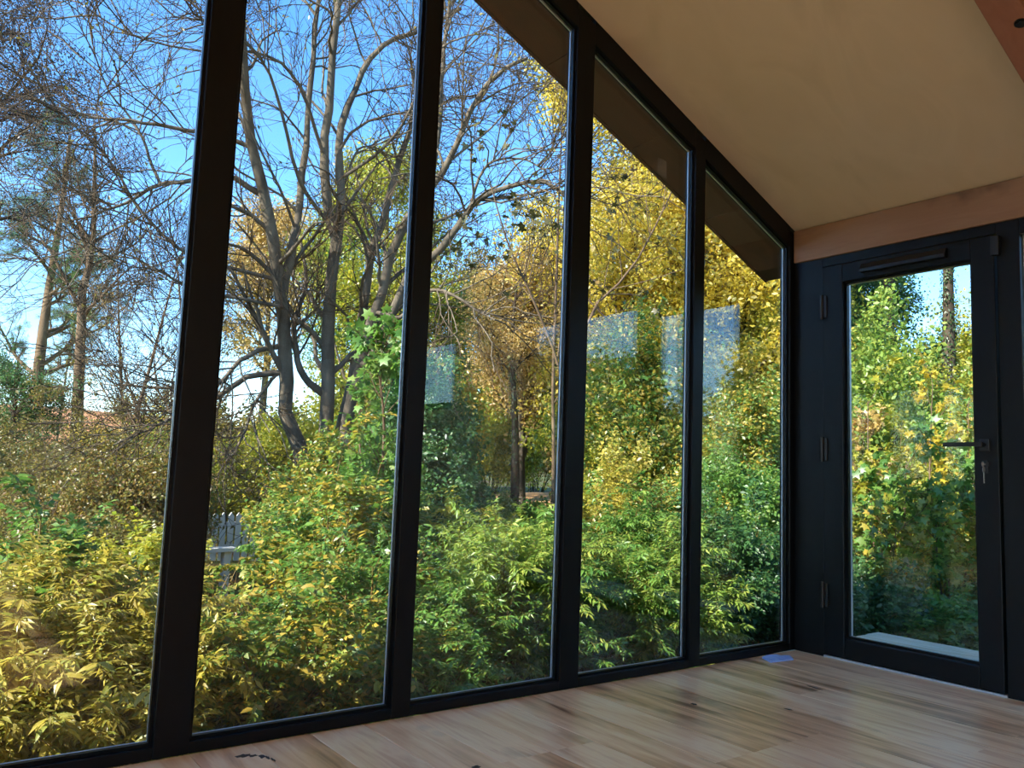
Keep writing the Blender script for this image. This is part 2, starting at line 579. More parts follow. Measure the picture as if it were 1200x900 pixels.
add_box(bm, (sx0 - .007, ly - .013, lz - .040), (sx0, ly + .013, lz), .002)
lk = link('lock_escutcheon', bm_mesh('lock_escutcheon', bm), M['black'], door)
bm = bmesh.new()
add_cyl(bm, (sx0 - .010, ly, lz), (sx0 - .030, ly, lz), .0035, 10)
add_cyl(bm, (sx0 - .030, ly - .0012, lz), (sx0 - .030, ly + .0012, lz), .012, 20)
link('key', bm_mesh('key', bm), M['steel'], lk)
bm = bmesh.new()
add_cyl(bm, (sx0 - .034, ly - .004, lz - .024), (sx0 - .034, ly - .0055, lz - .024), .013, 20)
add_box(bm, (sx0 - .037, ly - .0055, lz - .085), (sx0 - .030, ly - .004, lz - .034), .0006)
for q in range(4):
    add_box(bm, (sx0 - .031, ly - .0055, lz - .083 + q * .011), (sx0 - .027, ly - .004, lz - .077 + q * .011))
link('spare_key', bm_mesh('spare_key', bm), M['steel'], lk)

# fixed sidelights beyond the door
sid = S_(empty('window_2'), 'black framed fixed sidelight running on past the door', 'window')
for a, b, zl in ((-1.142, -2.30, 0.), (-3.40, -4.50, 1.42)):
    box('sill_rail', (-.004, a, zl), (.085, b, zl + .06), M['frame'], sid, bev=.003)
    box('head_rail', (-.004, a, 2.03), (.085, b, 2.1), M['frame'], sid, bev=.003)
    box('jamb', (-.004, b - .06, zl), (.085, b, 2.1), M['frame'], sid, bev=.003)
    bm = bmesh.new()
    add_box(bm, (.030, a, zl + .06), (.034, b, 2.03))
    add_box(bm, (.050, a, zl + .06), (.054, b, 2.03))
    pn = link('pane', bm_mesh('pane', bm), M['glass'], sid)
    for lo, hi in (((.0345, a - .009, zl + .06), (.0495, a, 2.03)), ((.0345, b, zl + .06), (.0495, b + .009, 2.03))):
        box('spacer_bar', lo, hi, M['spacer'], pn)
wr = S_(empty('wall_right'), 'pale wall between the sidelights of the door side', 'wall')
box('wall_panel', (-.0, -3.40, -.3), (.085, -2.36, 2.1), M['wall'], wr)
box('wall_panel', (-.0, BY - .15, -.3), (.085, -4.56, 2.1), M['wall'], wr)
box('wall_panel', (-.0, -4.56, -.3), (.085, -3.40, 1.42), M['wall'], wr)

S_(box('trim_1', (-.018, BY, 2.1), (.085, -.003, zc(0) - .002), M['beam'], bev=.004), 'pale knotty timber wall plate above the glazed door', 'beam')
# rafter crossing the ceiling: its lower edge nearest the glass sits on the sight line of the photograph's beam edge
RDEP = .19
def on_plane(px, py, drop):
    d = ray(px, py)
    t = (H0 - drop - EYE[2] - SL * EYE[0]) / (d[2] + SL * d[0])
    return EYE + t * d
ry = float(on_plane(1170, 49, RDEP)[1])
raf = S_(empty('trim_2'), 'reddish timber rafter crossing the ceiling, with a dark bolt head', 'beam')
prism('rafter', [(-.02, zc(-.02) - RDEP), (RX, zc(RX) - RDEP), (RX, zc(RX) - .001), (-.02, zc(-.02) - .001)], 1, ry - .12, ry, M['rafter'], raf, bev=.004)
bp = on_plane(1196, 27, RDEP)
bm = bmesh.new()
nv = Vector((-SL, 0, -1)).normalized()
add_cyl(bm, Vector(bp), Vector(bp) + nv * .006, .014, 6)
add_cyl(bm, Vector(bp), Vector(bp) + nv * .002, .020, 20)
link('bolt_head', bm_mesh('bolt_head', bm), M['black'], raf)
rr = box('ridge_post_plate', (RX - .06, BY, zc(RX) - .30), (RX + .06, -.12, zc(RX) - .045), M['rafter'], bev=.004)
rr.name = 'trim_3'
S_(rr, 'timber ridge beam high under the apex of the ceiling', 'beam')

# the walls the lens does not look at: left and back, the left with windows added to brighten the room
wl = S_(empty('wall_left'), 'pale side wall with wide openings added for daylight', 'wall')
def side_panel(lo, hi, par):
    box('wall_panel', lo, hi, M['wall'], par)
side_panel((LX - .15, BY - .15, -.3), (LX, BY + .5, zc(LX)), wl)
side_panel((LX - .15, -.9, -.3), (LX, 0, zc(LX)), wl)
side_panel((LX - .15, BY + .5, -.3), (LX, -.9, .12), wl)
side_panel((LX - .15, BY + .5, 2.12), (LX, -.9, zc(LX)), wl)
w3 = S_(empty('added_window'), 'wide side window added out of view to brighten the room', 'window')  # out-of-view window, added to let more light into the room
bm = bmesh.new(); add_box(bm, (LX - .08, BY + .5, .12), (LX - .076, -.9, 2.12))
link('pane', bm_mesh('pane', bm), M['glass'], w3)
for k in range(6):
    y = BY + .5 + k * (-.9 - BY - .5) / 5
    box('mullion', (LX - .12, y - .03, .12), (LX - .02, y + .03, 2.12), M['frame'], w3)
wb = S_(empty('wall_back'), 'pale rear gable wall behind the viewer', 'wall')
prism('wall_panel', [(LX - .15, -.3), (.085, -.3), (.085, zr(.085)), (RX, zc(RX) + .02), (LX - .15, zr(LX - .15))], 1, BY - .15, BY, M['wall'], wb)

# small things indoors ---------------------------------------------------
bm = bmesh.new()
g = 6
cs = [np.array([-.392, -.128]), np.array([-.345, -.045]), np.array([-.150, -.070]), np.array([-.235, -.150])]
grid = []
rg = R(5)
for i in range(g + 1):
    row = []
    for j in range(g + 1):
        u, v = i / g, j / g
        p = (cs[0] * (1 - u) + cs[3] * u) * (1 - v) + (cs[1] * (1 - u) + cs[2] * u) * v
        row.append(bm.verts.new((p[0], p[1], .006 + .005 * rg.random() + .006 * math.sin(u * 5) * v)))
    grid.append(row)
for i in range(g):
    for j in range(g):
        bm.faces.new((grid[i][j], grid[i + 1][j], grid[i + 1][j + 1], grid[i][j + 1]))
r = bmesh.ops.extrude_face_region(bm, geom=list(bm.faces))
for v in [e for e in r['geom'] if isinstance(e, bmesh.types.BMVert)]:
    v.co.z = .0012
tag(link('plastic_packet', bm_mesh('plastic_packet', bm), M['blue']), 'small crumpled blue plastic packet lying on the floor in the corner', 'packet')

# deck outside the door -----------------------------------------------------
deck = tag(empty('deck', (.6, -1.5, -.45)), 'weathered pale timber deck step outside the glazed door', 'deck')
nb = 8
for k in range(nb):
    x0 = .10 + k * .14
    o = box('deck_board', (x0, -4.2, -.078), (x0 + .134, .205 + .008 * ((k * 7) % 3), -.05), M['deck'], deck, bev=.003)
for y in (.12, -1.2, -2.6, -4.0):
    box('joist', (.10, y - .03, -.50), (1.21, y + .03, -.0785), M['deck'], deck)

# ------------------------------------------------------------------ terrain
def gz(x, y):
    x = np.asarray(x, float); y = np.asarray(y, float)
    d = np.hypot(x + 3, y)
    z = -.46 + .03 * np.sin(x * 1.3) * np.cos(y * 1.1) + .05 * np.sin(x * .35 + 1) * np.sin(y * .4)
    rise = np.clip((d - 12) / 30, 0, 1.6)
    return z + rise * (.9 + .35 * np.sin(x * .13 + .5)) * (d > 0)
def gzf(x, y):
    return float(gz(x, y))
M['ground'] = noise_mat('leaf_litter', ['#2c2418', '#4a3b22', '#4d5424', '#5d6a2c'], scale=(.9, .9, .9), rough=.95, detail=10, spec=.1)
M['grass'] = noise_mat('meadow', ['#5d6f2a', '#7f9138', '#95a24a', '#6f7f35'], scale=(.5, .5, .5), rough=.95, detail=10, spec=.1)
M['field'] = noise_mat('brown_field', ['#8a5f40', '#a5754e', '#b3875d'], scale=(.05, .05, .05), rough=.95, detail=8, spec=.1)
def sheet(name, xs, ys, m, zfun, lab, cat):
    X, Y = np.meshgrid(xs, ys)
    v = np.stack([X, Y, zfun(X, Y)], -1).reshape(-1, 3)
    nx, ny = len(xs), len(ys)
    i = (np.arange(ny - 1)[:, None] * nx + np.arange(nx - 1)[None]).ravel()
    f = np.stack([i, i + 1, i + nx + 1, i + nx], 1)
    return S_(link(name, np_mesh(name, v, f, True), m), lab, cat)
sheet('ground', np.r_[np.linspace(-150, -20, 20)[:-1], np.linspace(-20, 25, 90), np.linspace(25, 160, 20)[1:]],
      np.r_[np.linspace(-60, -8, 10)[:-1], np.linspace(-8, 40, 100), np.linspace(40, 170, 18)[1:]],
      M['ground'], lambda x, y: np.where((x > LX - .2) & (x < .1) & (y < 0.05) & (y > BY - .2), -.6, gz(x, y)), 'dark woodland ground covered in leaf litter', 'ground')
# meadow clearing and far hillside
def patch(name, cx, cy, rx, ry, m, lab, cat, lift=.03, dome=0.0, seed=1):
    n, k = 40, 8
    rg = R(seed)
    a = np.linspace(0, 2 * np.pi, n, endpoint=False)
    w = 1 + .12 * np.sin(a * 3 + rg.random() * 6) + .08 * np.sin(a * 5 + rg.random() * 6)
    v, f = [], []
    for j in range(k + 1):
        t = j / k
        x = cx + np.cos(a) * rx * t * w; y = cy + np.sin(a) * ry * t * w
        v.append(np.stack([x, y, gz(x, y) + lift + dome * (1 - t * t) - (.08 if j == k else 0)], 1))
    v = np.concatenate(v)
    for j in range(k):
        for i in range(n):
            f.append((j * n + i, j * n + (i + 1) % n, (j + 1) * n + (i + 1) % n, (j + 1) * n + i))
    return S_(link(name, np_mesh(name, v, np.array(f), True), m), lab, cat)
c = P(20, 560, 24); patch('meadow', c[0], c[1], 14, 11, M['grass'], 'sunlit green grass clearing seen low on the left through the branches', 'grass', seed=2)
c = P(585, 560, 17); patch('meadow', c[0], c[1], 5, 4.5, M['grass'], 'small pale green lawn seen between the shrubs in the middle pane', 'grass', seed=4)
c = P(630, 552, 23)
M['earth'] = noise_mat('bare_earth', ['#8d6a48', '#a98258', '#b5936b'], scale=(2, 2, 2), rough=.95, spec=.1)
patch('earth_bank', c[0], c[1], 3.6, 2.0, M['earth'], 'low bank of bare orange earth beyond the small lawn', 'earth bank', dome=.35, seed=9)
hx = np.linspace(-260, 60, 60); hy = np.linspace(130, 330, 24)
sheet('hillside', hx, hy, M['field'], lambda x, y: -3 + 15 * np.clip((y - 130) / 90, 0, 1) ** .8 * (0.75 + .25 * np.sin(x * .02 + 1.2)), 'distant brown ploughed hillside on the left horizon', 'hillside')

# ------------------------------------------------------------------ plants
def tube_geo(pts, rad, n):
    """pts (N,k,3) rad (N,k) -> verts, quads"""
    Nn, k, _ = pts.shape
    T = np.gradient(pts, axis=1)
    T /= np.linalg.norm(T, axis=2, keepdims=True) + 1e-9
    t0 = T.mean(axis=1)
    ref = np.where(np.abs(t0[:, 2:3]) > .8, np.array([[1., .2, 0.]]), np.array([[.1, .1, 1.]]))[:, None, :]
    U = np.cross(T, np.broadcast_to(ref, T.shape)); U /= np.linalg.norm(U, axis=2, keepdims=True) + 1e-9
    V = np.cross(T, U)
    a = np.linspace(0, 2 * np.pi, n, endpoint=False)
    ring = np.cos(a)[:, None] * U[:, :, None, :] + np.sin(a)[:, None] * V[:, :, None, :]
    v = pts[:, :, None, :] + ring * rad[:, :, None, None]
    base = (np.arange(Nn) * k * n)[:, None, None]
    jj = (np.arange(k - 1) * n)[None, :, None]
    ii = np.arange(n)[None, None, :]
    i2 = (ii + 1) % n
    a0 = base + jj + ii; a1 = base + jj + i2; b1 = a1 + n; b0 = a0 + n
    f = np.stack([a0, a1, b1, b0], -1).reshape(-1, 4)
    return v.reshape(-1, 3), f

def tubes(name, batches, n, m, parent, stuff=True):
    V, F, o = [], [], 0
    for p, r in batches:
        v, f = tube_geo(p, r, n)
        V.append(v); F.append(f + o); o += len(v)
    ob = link(name, np_mesh(name, np.concatenate(V), np.concatenate(F), True), m, parent)
    if stuff: ob['kind'] = 'stuff'
    return ob

def unit(v):
    return v / (np.linalg.norm(v, axis=-1, keepdims=True) + 1e-9)

def spawn(rg, pts, rad, m, t0, t1, length, k=5, ang=(.5, 1.1), up=.15, wob=.18, rs=.55, curve=0.0, rmin=.002, taper=.25, lt=.45):
    Nn, K, _ = pts.shape
    t = rg.uniform(t0, t1, (Nn, m))
    fi = t * (K - 1); i0 = np.clip(fi.astype(int), 0, K - 2); fr = (fi - i0)[..., None]
    ar = np.arange(Nn)[:, None]
    p = pts[ar, i0] * (1 - fr) + pts[ar, i0 + 1] * fr
    tg = unit(pts[ar, i0 + 1] - pts[ar, i0])
    r = rad[ar, i0] * (1 - fr[..., 0]) + rad[ar, i0 + 1] * fr[..., 0]
    p, tg, r, t = p.reshape(-1, 3), tg.reshape(-1, 3), r.ravel(), t.ravel()
    n = len(p)
    rv = unit(rg.normal(size=(n, 3)))
    perp = unit(np.cross(tg, rv))
    a = rg.uniform(ang[0], ang[1], (n, 1))
    d = tg * np.cos(a) + perp * np.sin(a)
    d[:, 2] += up
    d = unit(d)
    L = length * (1 - lt * (t - t0) / max(1e-6, t1 - t0)) * rg.uniform(.65, 1.3, n)
    out = np.zeros((n, k, 3)); out[:, 0] = p
    for j in range(1, k):
        out[:, j] = out[:, j - 1] + d * (L / (k - 1))[:, None]
        d = d + rg.normal(size=(n, 3)) * wob
        d[:, 2] += curve
        d = unit(d)
    r0 = np.maximum(rmin, r * rs)
    rr = r0[:, None] * np.linspace(1, taper, k)[None]
    return out, np.maximum(rr, rmin * .6)

# leaf blades: length runs along +y, blade faces +z
def t_diamond():
    return np.array([(0, 0, 0), (-.3, .45, .07), (0, 1, -.06), (.3, .45, .07)]), np.array([(0, 2, 1), (0, 3, 2)])
def t_lance(w=.13, dr=.14):
    mid = [(0, 0, 0), (0, .35, .01), (0, .7, -.03), (0, 1, -dr)]
    lf = [(-w, .30, .05), (-w * .85, .64, .02)]
    rt = [(w, .30, .05), (w * .85, .64, .02)]
    v = np.array(mid + lf + rt)
    f = [(0, 1, 4), (1, 5, 4), (1, 2, 5), (2, 3, 5), (0, 6, 1), (1, 6, 7), (1, 7, 2), (2, 7, 3)]
    return v, np.array(f)
def t_maple():
    an = np.radians([-90, -50, -20, 8, 32, 58, 90, 122, 148, 172, 200, 230])
    ra = np.array([.10, .34, .46, .30, .56, .33, .66, .33, .56, .30, .46, .34])
    v = [(0, .36, .0)] + [(math.cos(a) * r_, .36 + math.sin(a) * r_, -.22 * r_ * r_ - .03) for a, r_ in zip(an, ra)]
    n = len(an)
    return np.array(v), np.array([(0, 1 + i, 1 + (i + 1) % n) for i in range(n)])
def t_fold(w, dr):
    return np.array([(0, 0, 0), (0, .5, -.01), (0, 1, -dr), (-w, .42, .05), (w, .42, .05)]), np.array([(0, 1, 3), (1, 2, 3), (0, 4, 1), (1, 4, 2)])
CHEAP = {'lance': 'lance4', 'ovate': 'ovate4'}
LEAF = {'lance4': t_fold(.14, .14), 'ovate4': t_fold(.26, .08), 'diamond': t_diamond(), 'lance': t_lance(), 'ovate': t_lance(.25, .08), 'maple': t_maple(), 'needle': (np.array([(-.03, 0, 0), (.03, 0, 0), (0, 1, 0)]), np.array([(0, 1, 2)]))}

def frames(rg, d, upb=1.0, noise=.6):
    y = unit(d)
    n = rg.normal(size=d.shape) * noise
    n[:, 2] += upb
    x = unit(np.cross(y, n))
    z = np.cross(x, y)
    return np.stack([x, y, z], -1)          # columns

def leaf_mesh(kind, pos, rot, sc):
    v, f = LEAF[kind]
    V = np.einsum('nij,mj->nmi', rot, v) * sc[:, None, None] + pos[:, None, :]
    F = f[None] + (np.arange(len(pos)) * len(v))[:, None, None]
    return V.reshape(-1, 3), F.reshape(-1, 3)

leaf_single = {}
def leaves(root, kind, m, pos, rot, sc, nparts=0, name='foliage', far=False, spray=''):
    """nearest, largest-looking leaves as parts of their own, the rest as one part"""
    if nparts:
        dist = np.linalg.norm(pos - EYE, axis=1) / sc
        order = np.argsort(dist)
        a, b = order[:nparts], order[nparts:]
        key = (kind, m.name)
        if key not in leaf_single:
            v, f = LEAF[kind]
            me = np_mesh('leaf', v, f, True)
            me.materials.append(m)
            leaf_single[key] = me
        me = leaf_single[key]
        off = np.array(root.location)
        for i in a:
            o = bpy.data.objects.new('leaf', me)
            COL.objects.link(o)
            o.parent = root
            q = np.eye(4); q[:3, :3] = rot[i] * sc[i]; q[:3, 3] = pos[i] - off
            o.matrix_local = Matrix(q.tolist())
        pos, rot, sc = pos[b], rot[b], sc[b]
    if len(pos):
        if spray or far:
            spray_points(root, kind, m, pos, rot, sc, name, 'far' if (far or spray == 'far') else 'near')
            return
        kind = CHEAP.get(kind, kind)
        v, f = leaf_mesh(kind, pos, rot, sc)
        o = link(name, np_mesh(name, v, f, True), m, root)
        o['kind'] = 'stuff'

sprays, groups = {}, {}
def spray_object(kind, m, mode):
    key = (kind, m.name, mode)
    if key in sprays: return sprays[key]
    rg = R(17)
    if mode == 'near':
        k = CHEAP.get(kind, kind)
        an = np.radians([0, 52, -48])
        d = np.stack([np.sin(an), np.cos(an), np.array([0, -.15, -.22])], 1)
        pos = np.array([(0, .25, 0), (0, .1, .02), (0, 0, -.02)])
        sc = np.array([.8, .68, .66])
        rot = frames(rg, d, 1.0, .35)
    elif kind == 'needle':
        k = 'needle'; n = 14
        d = rg.normal(size=(n, 3)) * .6 + [0, .6, .3]
        pos = rg.normal(size=(n, 3)) * .15
        rot = frames(rg, d, .5, 1); sc = rg.uniform(.6, 1.0, n)
    else:
        k = 'diamond'; n = 8
        d = rg.normal(size=(n, 3)) + [0, .3, -.2]
        pos = rg.normal(size=(n, 3)) * .55
        rot = frames(rg, d, .8, .7); sc = rg.uniform(.42, .75, n)
    v, f = leaf_mesh(k, pos, rot, sc)
    me = np_mesh('leaf_spray', v, f, True)
    me.materials.append(m)
    o = bpy.data.objects.new('leaf_spray', me)
    sprays[key] = o
    return o

def spray_group(kind, m, mode):
    key = (kind, m.name, mode)
    if key in groups: return groups[key]
    g = bpy.data.node_groups.new('scatter_sprays', 'GeometryNodeTree')
    g.interface.new_socket('Geometry', in_out='INPUT', socket_type='NodeSocketGeometry')
    g.interface.new_socket('Geometry', in_out='OUTPUT', socket_type='NodeSocketGeometry')
    gi = g.nodes.new('NodeGroupInput'); go = g.nodes.new('NodeGroupOutput')
    ip = g.nodes.new('GeometryNodeInstanceOnPoints')
    oi = g.nodes.new('GeometryNodeObjectInfo')
    oi.inputs['Object'].default_value = spray_object(kind, m, mode)
    oi.transform_space = 'ORIGINAL'
    ra = g.nodes.new('GeometryNodeInputNamedAttribute'); ra.data_type = 'FLOAT_VECTOR'; ra.inputs['Name'].default_value = 'turn'
    sa_ = g.nodes.new('GeometryNodeInputNamedAttribute'); sa_.data_type = 'FLOAT'; sa_.inputs['Name'].default_value = 'size'
    eu = g.nodes.new('FunctionNodeEulerToRotation')
    g.links.new(gi.outputs[0], ip.inputs['Points'])
    g.links.new(oi.outputs['Geometry'], ip.inputs['Instance'])
    g.links.new(ra.outputs[0], eu.inputs[0])
    g.links.new(eu.outputs[0], ip.inputs['Rotation'])
    g.links.new(sa_.outputs[0], ip.inputs['Scale'])
    g.links.new(ip.outputs[0], go.inputs[0])
    groups[key] = g
    return g

def spray_points(root, kind, m, pos, rot, sc, name, mode):
    me = bpy.data.meshes.new(name)
    me.vertices.add(len(pos))
    me.vertices.foreach_set('co', np.ascontiguousarray(pos, dtype=np.float32).ravel())
    eul = np.stack([np.arctan2(rot[:, 2, 1], rot[:, 2, 2]), np.arcsin(np.clip(-rot[:, 2, 0], -1, 1)), np.arctan2(rot[:, 1, 0], rot[:, 0, 0])], 1)
    at_ = me.attributes.new('turn', 'FLOAT_VECTOR', 'POINT'); at_.data.foreach_set('vector', np.ascontiguousarray(eul, dtype=np.float32).ravel())
    at_ = me.attributes.new('size', 'FLOAT', 'POINT'); at_.data.foreach_set('value', np.ascontiguousarray(sc, dtype=np.float32))
    me.update()
    o = link(name, me, m, root)
    o['kind'] = 'stuff'
    md = o.modifiers.new('sprays', 'NODES')
    md.node_group = spray_group(kind, m, mode)

def along(rg, pts, q, t0=.15, t1=1.0):
    Nn, K, _ = pts.shape
    t = rg.uniform(t0, t1, (Nn, q))
    fi = t * (K - 1); i0 = np.clip(fi.astype(int), 0, K - 2); fr = (fi - i0)[..., None]
    ar = np.arange(Nn)[:, None]
    p = pts[ar, i0] * (1 - fr) + pts[ar, i0 + 1] * fr
    tg = unit(pts[ar, i0 + 1] - pts[ar, i0])
    return p.reshape(-1, 3), tg.reshape(-1, 3)

def scatter_leaves(rg, pts, q, size, droop=.3, t0=.15, upb=1.0, noise=.7, jit=.0):
    p, tg = along(rg, pts, q, t0)
    n = len(p)
    if jit: p = p + rg.normal(size=p.shape) * jit
    d = tg * .5 + rg.normal(size=(n, 3)) * .7
    d[:, 2] -= droop
    return p, frames(rg, d, upb, noise), size * rg.uniform(.6, 1.25, n)

def smooth_line(pts, k):
    """Catmull-Rom through traced points, resampled to k"""
    p = np.asarray(pts, float)
    p = np.vstack([2 * p[0] - p[1], p, 2 * p[-1] - p[-2]])
    n = len(p) - 3
    out = []
    for t in np.linspace(0, n - 1e-6, k):
        i = int(t); u = t - i
        a, b, c, d = p[i], p[i + 1], p[i + 2], p[i + 3]
        out.append(.5 * ((2 * b) + (-a + c) * u + (2 * a - 5 * b + 4 * c - d) * u * u + (-a + 3 * b - 3 * c + d) * u ** 3))
    return np.array(out)

def bark(name, cols, sc=9):
    return noise_mat(name, cols, scale=(sc, sc, sc * .35), rough=.9, detail=8, bump=.6, spec=.15)
M['bark'] = bark('grey_bark', ['#433d34', '#62594c', '#7a7060'])
M['bark_dark'] = bark('dark_bark', ['#2d2822', '#40382e', '#51483b'])
M['bark_pale'] = bark('pale_bark', ['#8a8272', '#a89f8d', '#bdb5a3'])
M['bark_brown'] = bark('brown_bark', ['#4a3d30', '#665543', '#7a6954'])
M['twig'] = noise_mat('twig_bark', ['#352e26', '#4a4034', '#5a4e3e'], scale=(6, 6, 6), rough=.9, spec=.15)
M['twig_dark'] = noise_mat('dark_twig_bark', ['#2c2620', '#3a3128'], scale=(6, 6, 6), rough=.9, spec=.15)
M['stem'] = noise_mat('green_stem', ['#5a5a2a', '#6f6234', '#7d5b38'], scale=(6, 6, 6), rough=.8, spec=.2)
LM = {
    'gold': leaf_mat('gold_leaf', ['#ab9a36', '#d2b83e', '#e6d05a', '#c8b448', '#9c9a4a', '#dac44c'], .5),
    'amber': leaf_mat('amber_leaf', ['#9c7c40', '#bd9c58', '#d2b878', '#a89050', '#8f8a50'], .5),
    'yellowgreen': leaf_mat('yellow_green_leaf', ['#7e8c30', '#a5a338', '#6b842f', '#c3b240', '#8c9a3a'], .5),
    'lime': leaf_mat('lime_leaf', ['#6b8b38', '#8aa044', '#5f8238', '#a2a94a', '#79943e'], .45),
    'green': leaf_mat('green_leaf', ['#47722f', '#5f883a', '#779b45', '#3f6a30', '#8a9e48'], .45),
    'mixed': leaf_mat('mixed_leaf', ['#4a7434', '#6b8e3c', '#96973a', '#b99a3c', '#57803a', '#8a7a3a'], .42),
    'deep': leaf_mat('deep_green_leaf', ['#33562e', '#41693a', '#4f7a42', '#2e4f30', '#5f8546'], .4),
    'olive': leaf_mat('olive_leaf', ['#5c6230', '#7a7636', '#6a5c2e', '#8b7c3c', '#4f5c30'], .4),
    'backlit_olive': leaf_mat('backlit_olive_leaf', ['#3a4024', '#4a4a28', '#5c5530', '#33402a'], .2),  # olive palette darkened so the leaves pass for backlit silhouettes
    'brown': leaf_mat('brown_leaf', ['#6b522e', '#84682f', '#7a7238', '#5b6632', '#94803e', '#6a7a3a'], .42),
    'dusk': leaf_mat('dusky_leaf', ['#3a3a42', '#484650', '#3c4440', '#4a4048'], .3),
    'pine': leaf_mat('pine_needle', ['#3c5a38', '#4c6a3c', '#5f7a42', '#6f8a48'], .25),
    'ivy': leaf_mat('ivy_leaf', ['#22391f', '#2f4a24', '#43592a', '#1c321c'], .2),
    'straw': leaf_mat('straw_blade', ['#a5804e', '#b8955e', '#8d6a42', '#c4a46c'], .35),
    'sunny': leaf_mat('sunny_yellow_leaf', ['#a89c40', '#c6b654', '#7f8a38', '#b8a648', '#8a7c3c', '#96a042'], .5),
}

def plant_root(name, label, cat, base, group=None):
    return tag(empty(name, base), label, cat, group)

def ground_at(px, py, d):
    q = P(px, py, d)
    return np.array([q[0], q[1], gzf(q[0], q[1]) - .03])

def tree(name, label, base, height, r0, cb=.3, spread=2.0, n1=14, n2=6, n3=5, q=4, size=.11, leaf='gold', kind='diamond', barkm='bark', lean=(0, 0),
         seed=1, up=.35, droop=.3, cat='tree', group=None, n1_parts=True, line=None, fork=0, density_top=.98, l2=.5, l3=.28, twigr=.004, ivy=0, twigm='twig', jit=.05, shape=.55):
    rg = R(seed)
    root = plant_root(name, label, cat, base, group)
    k = 10
    if line is None:
        t = np.linspace(0, 1, k)
        pts = np.array(base)[None] + np.stack([lean[0] * t + .10 * np.sin(t * 5 + seed) * r0 * 6, lean[1] * t + .10 * np.cos(t * 4 + seed) * r0 * 6, height * t], 1)
    else:
        pts = smooth_line(line, k)
    rad = r0 * (1 - .80 * np.linspace(0, 1, k) ** 1.1)
    rad[0] *= 1.25
    tubes('trunk', [(pts[None], rad[None])], 10, M[barkm], root, False)
    b1 = spawn(rg, pts[None], rad[None], n1, cb, density_top, spread, 6, (.7, 1.15), up, .14, .5, .02, .008, .25, shape)
    for i in range(n1 if n1_parts else 0):
        tubes('branch', [(b1[0][i:i + 1], b1[1][i:i + 1])], 6, M[barkm], root, False)
    b2 = spawn(rg, b1[0], b1[1], n2, .15, 1, spread * l2, 5, (.4, 1.0), up * .6, .2, .55, .02, twigr, .35, .35)
    b3 = spawn(rg, b2[0], b2[1], n3, .1, 1, spread * l3, 3, (.4, 1.1), up * .4, .25, .5, -.02 * droop, twigr * .7, .5, .3)
    tb = [b2] if n1_parts else [b1, b2]
    tubes('twig_mass', tb, 4, M[twigm], root)
    tubes('fine_twig_mass', [b3], 3, M[twigm], root)
    if q:
        p, rt, sc = scatter_leaves(rg, b3[0], q, size, droop, jit=jit)
        leaves(root, kind, LM[leaf], p, rt, sc, spray='far')
    if ivy:
        ti = rg.uniform(.02, .75, ivy)
        j = ti * (k - 1); i0 = j.astype(int); fr = (j - i0)[:, None]
        pc = pts[i0] * (1 - fr) + pts[np.minimum(i0 + 1, k - 1)] * fr
        rr_ = rad[i0] * rg.uniform(1.0, 1.45, ivy)
        a = rg.uniform(0, 2 * np.pi, ivy)
        d = np.stack([np.cos(a), np.sin(a), np.zeros(ivy)], 1)
        pos = pc + d * rr_[:, None]
        rt = frames(rg, d * .3 + np.array([0, 0, -.6]) + rg.normal(size=(ivy, 3)) * .3, 0, .3)
        y = rt[:, :, 1]
        x = unit(np.cross(y, d)); z = np.cross(x, y)
        rt = np.stack([x, y, z], -1)
        leaves(root, 'ovate', LM['ivy'], pos, rt, rg.uniform(.035, .055, ivy), name='ivy')
    return root

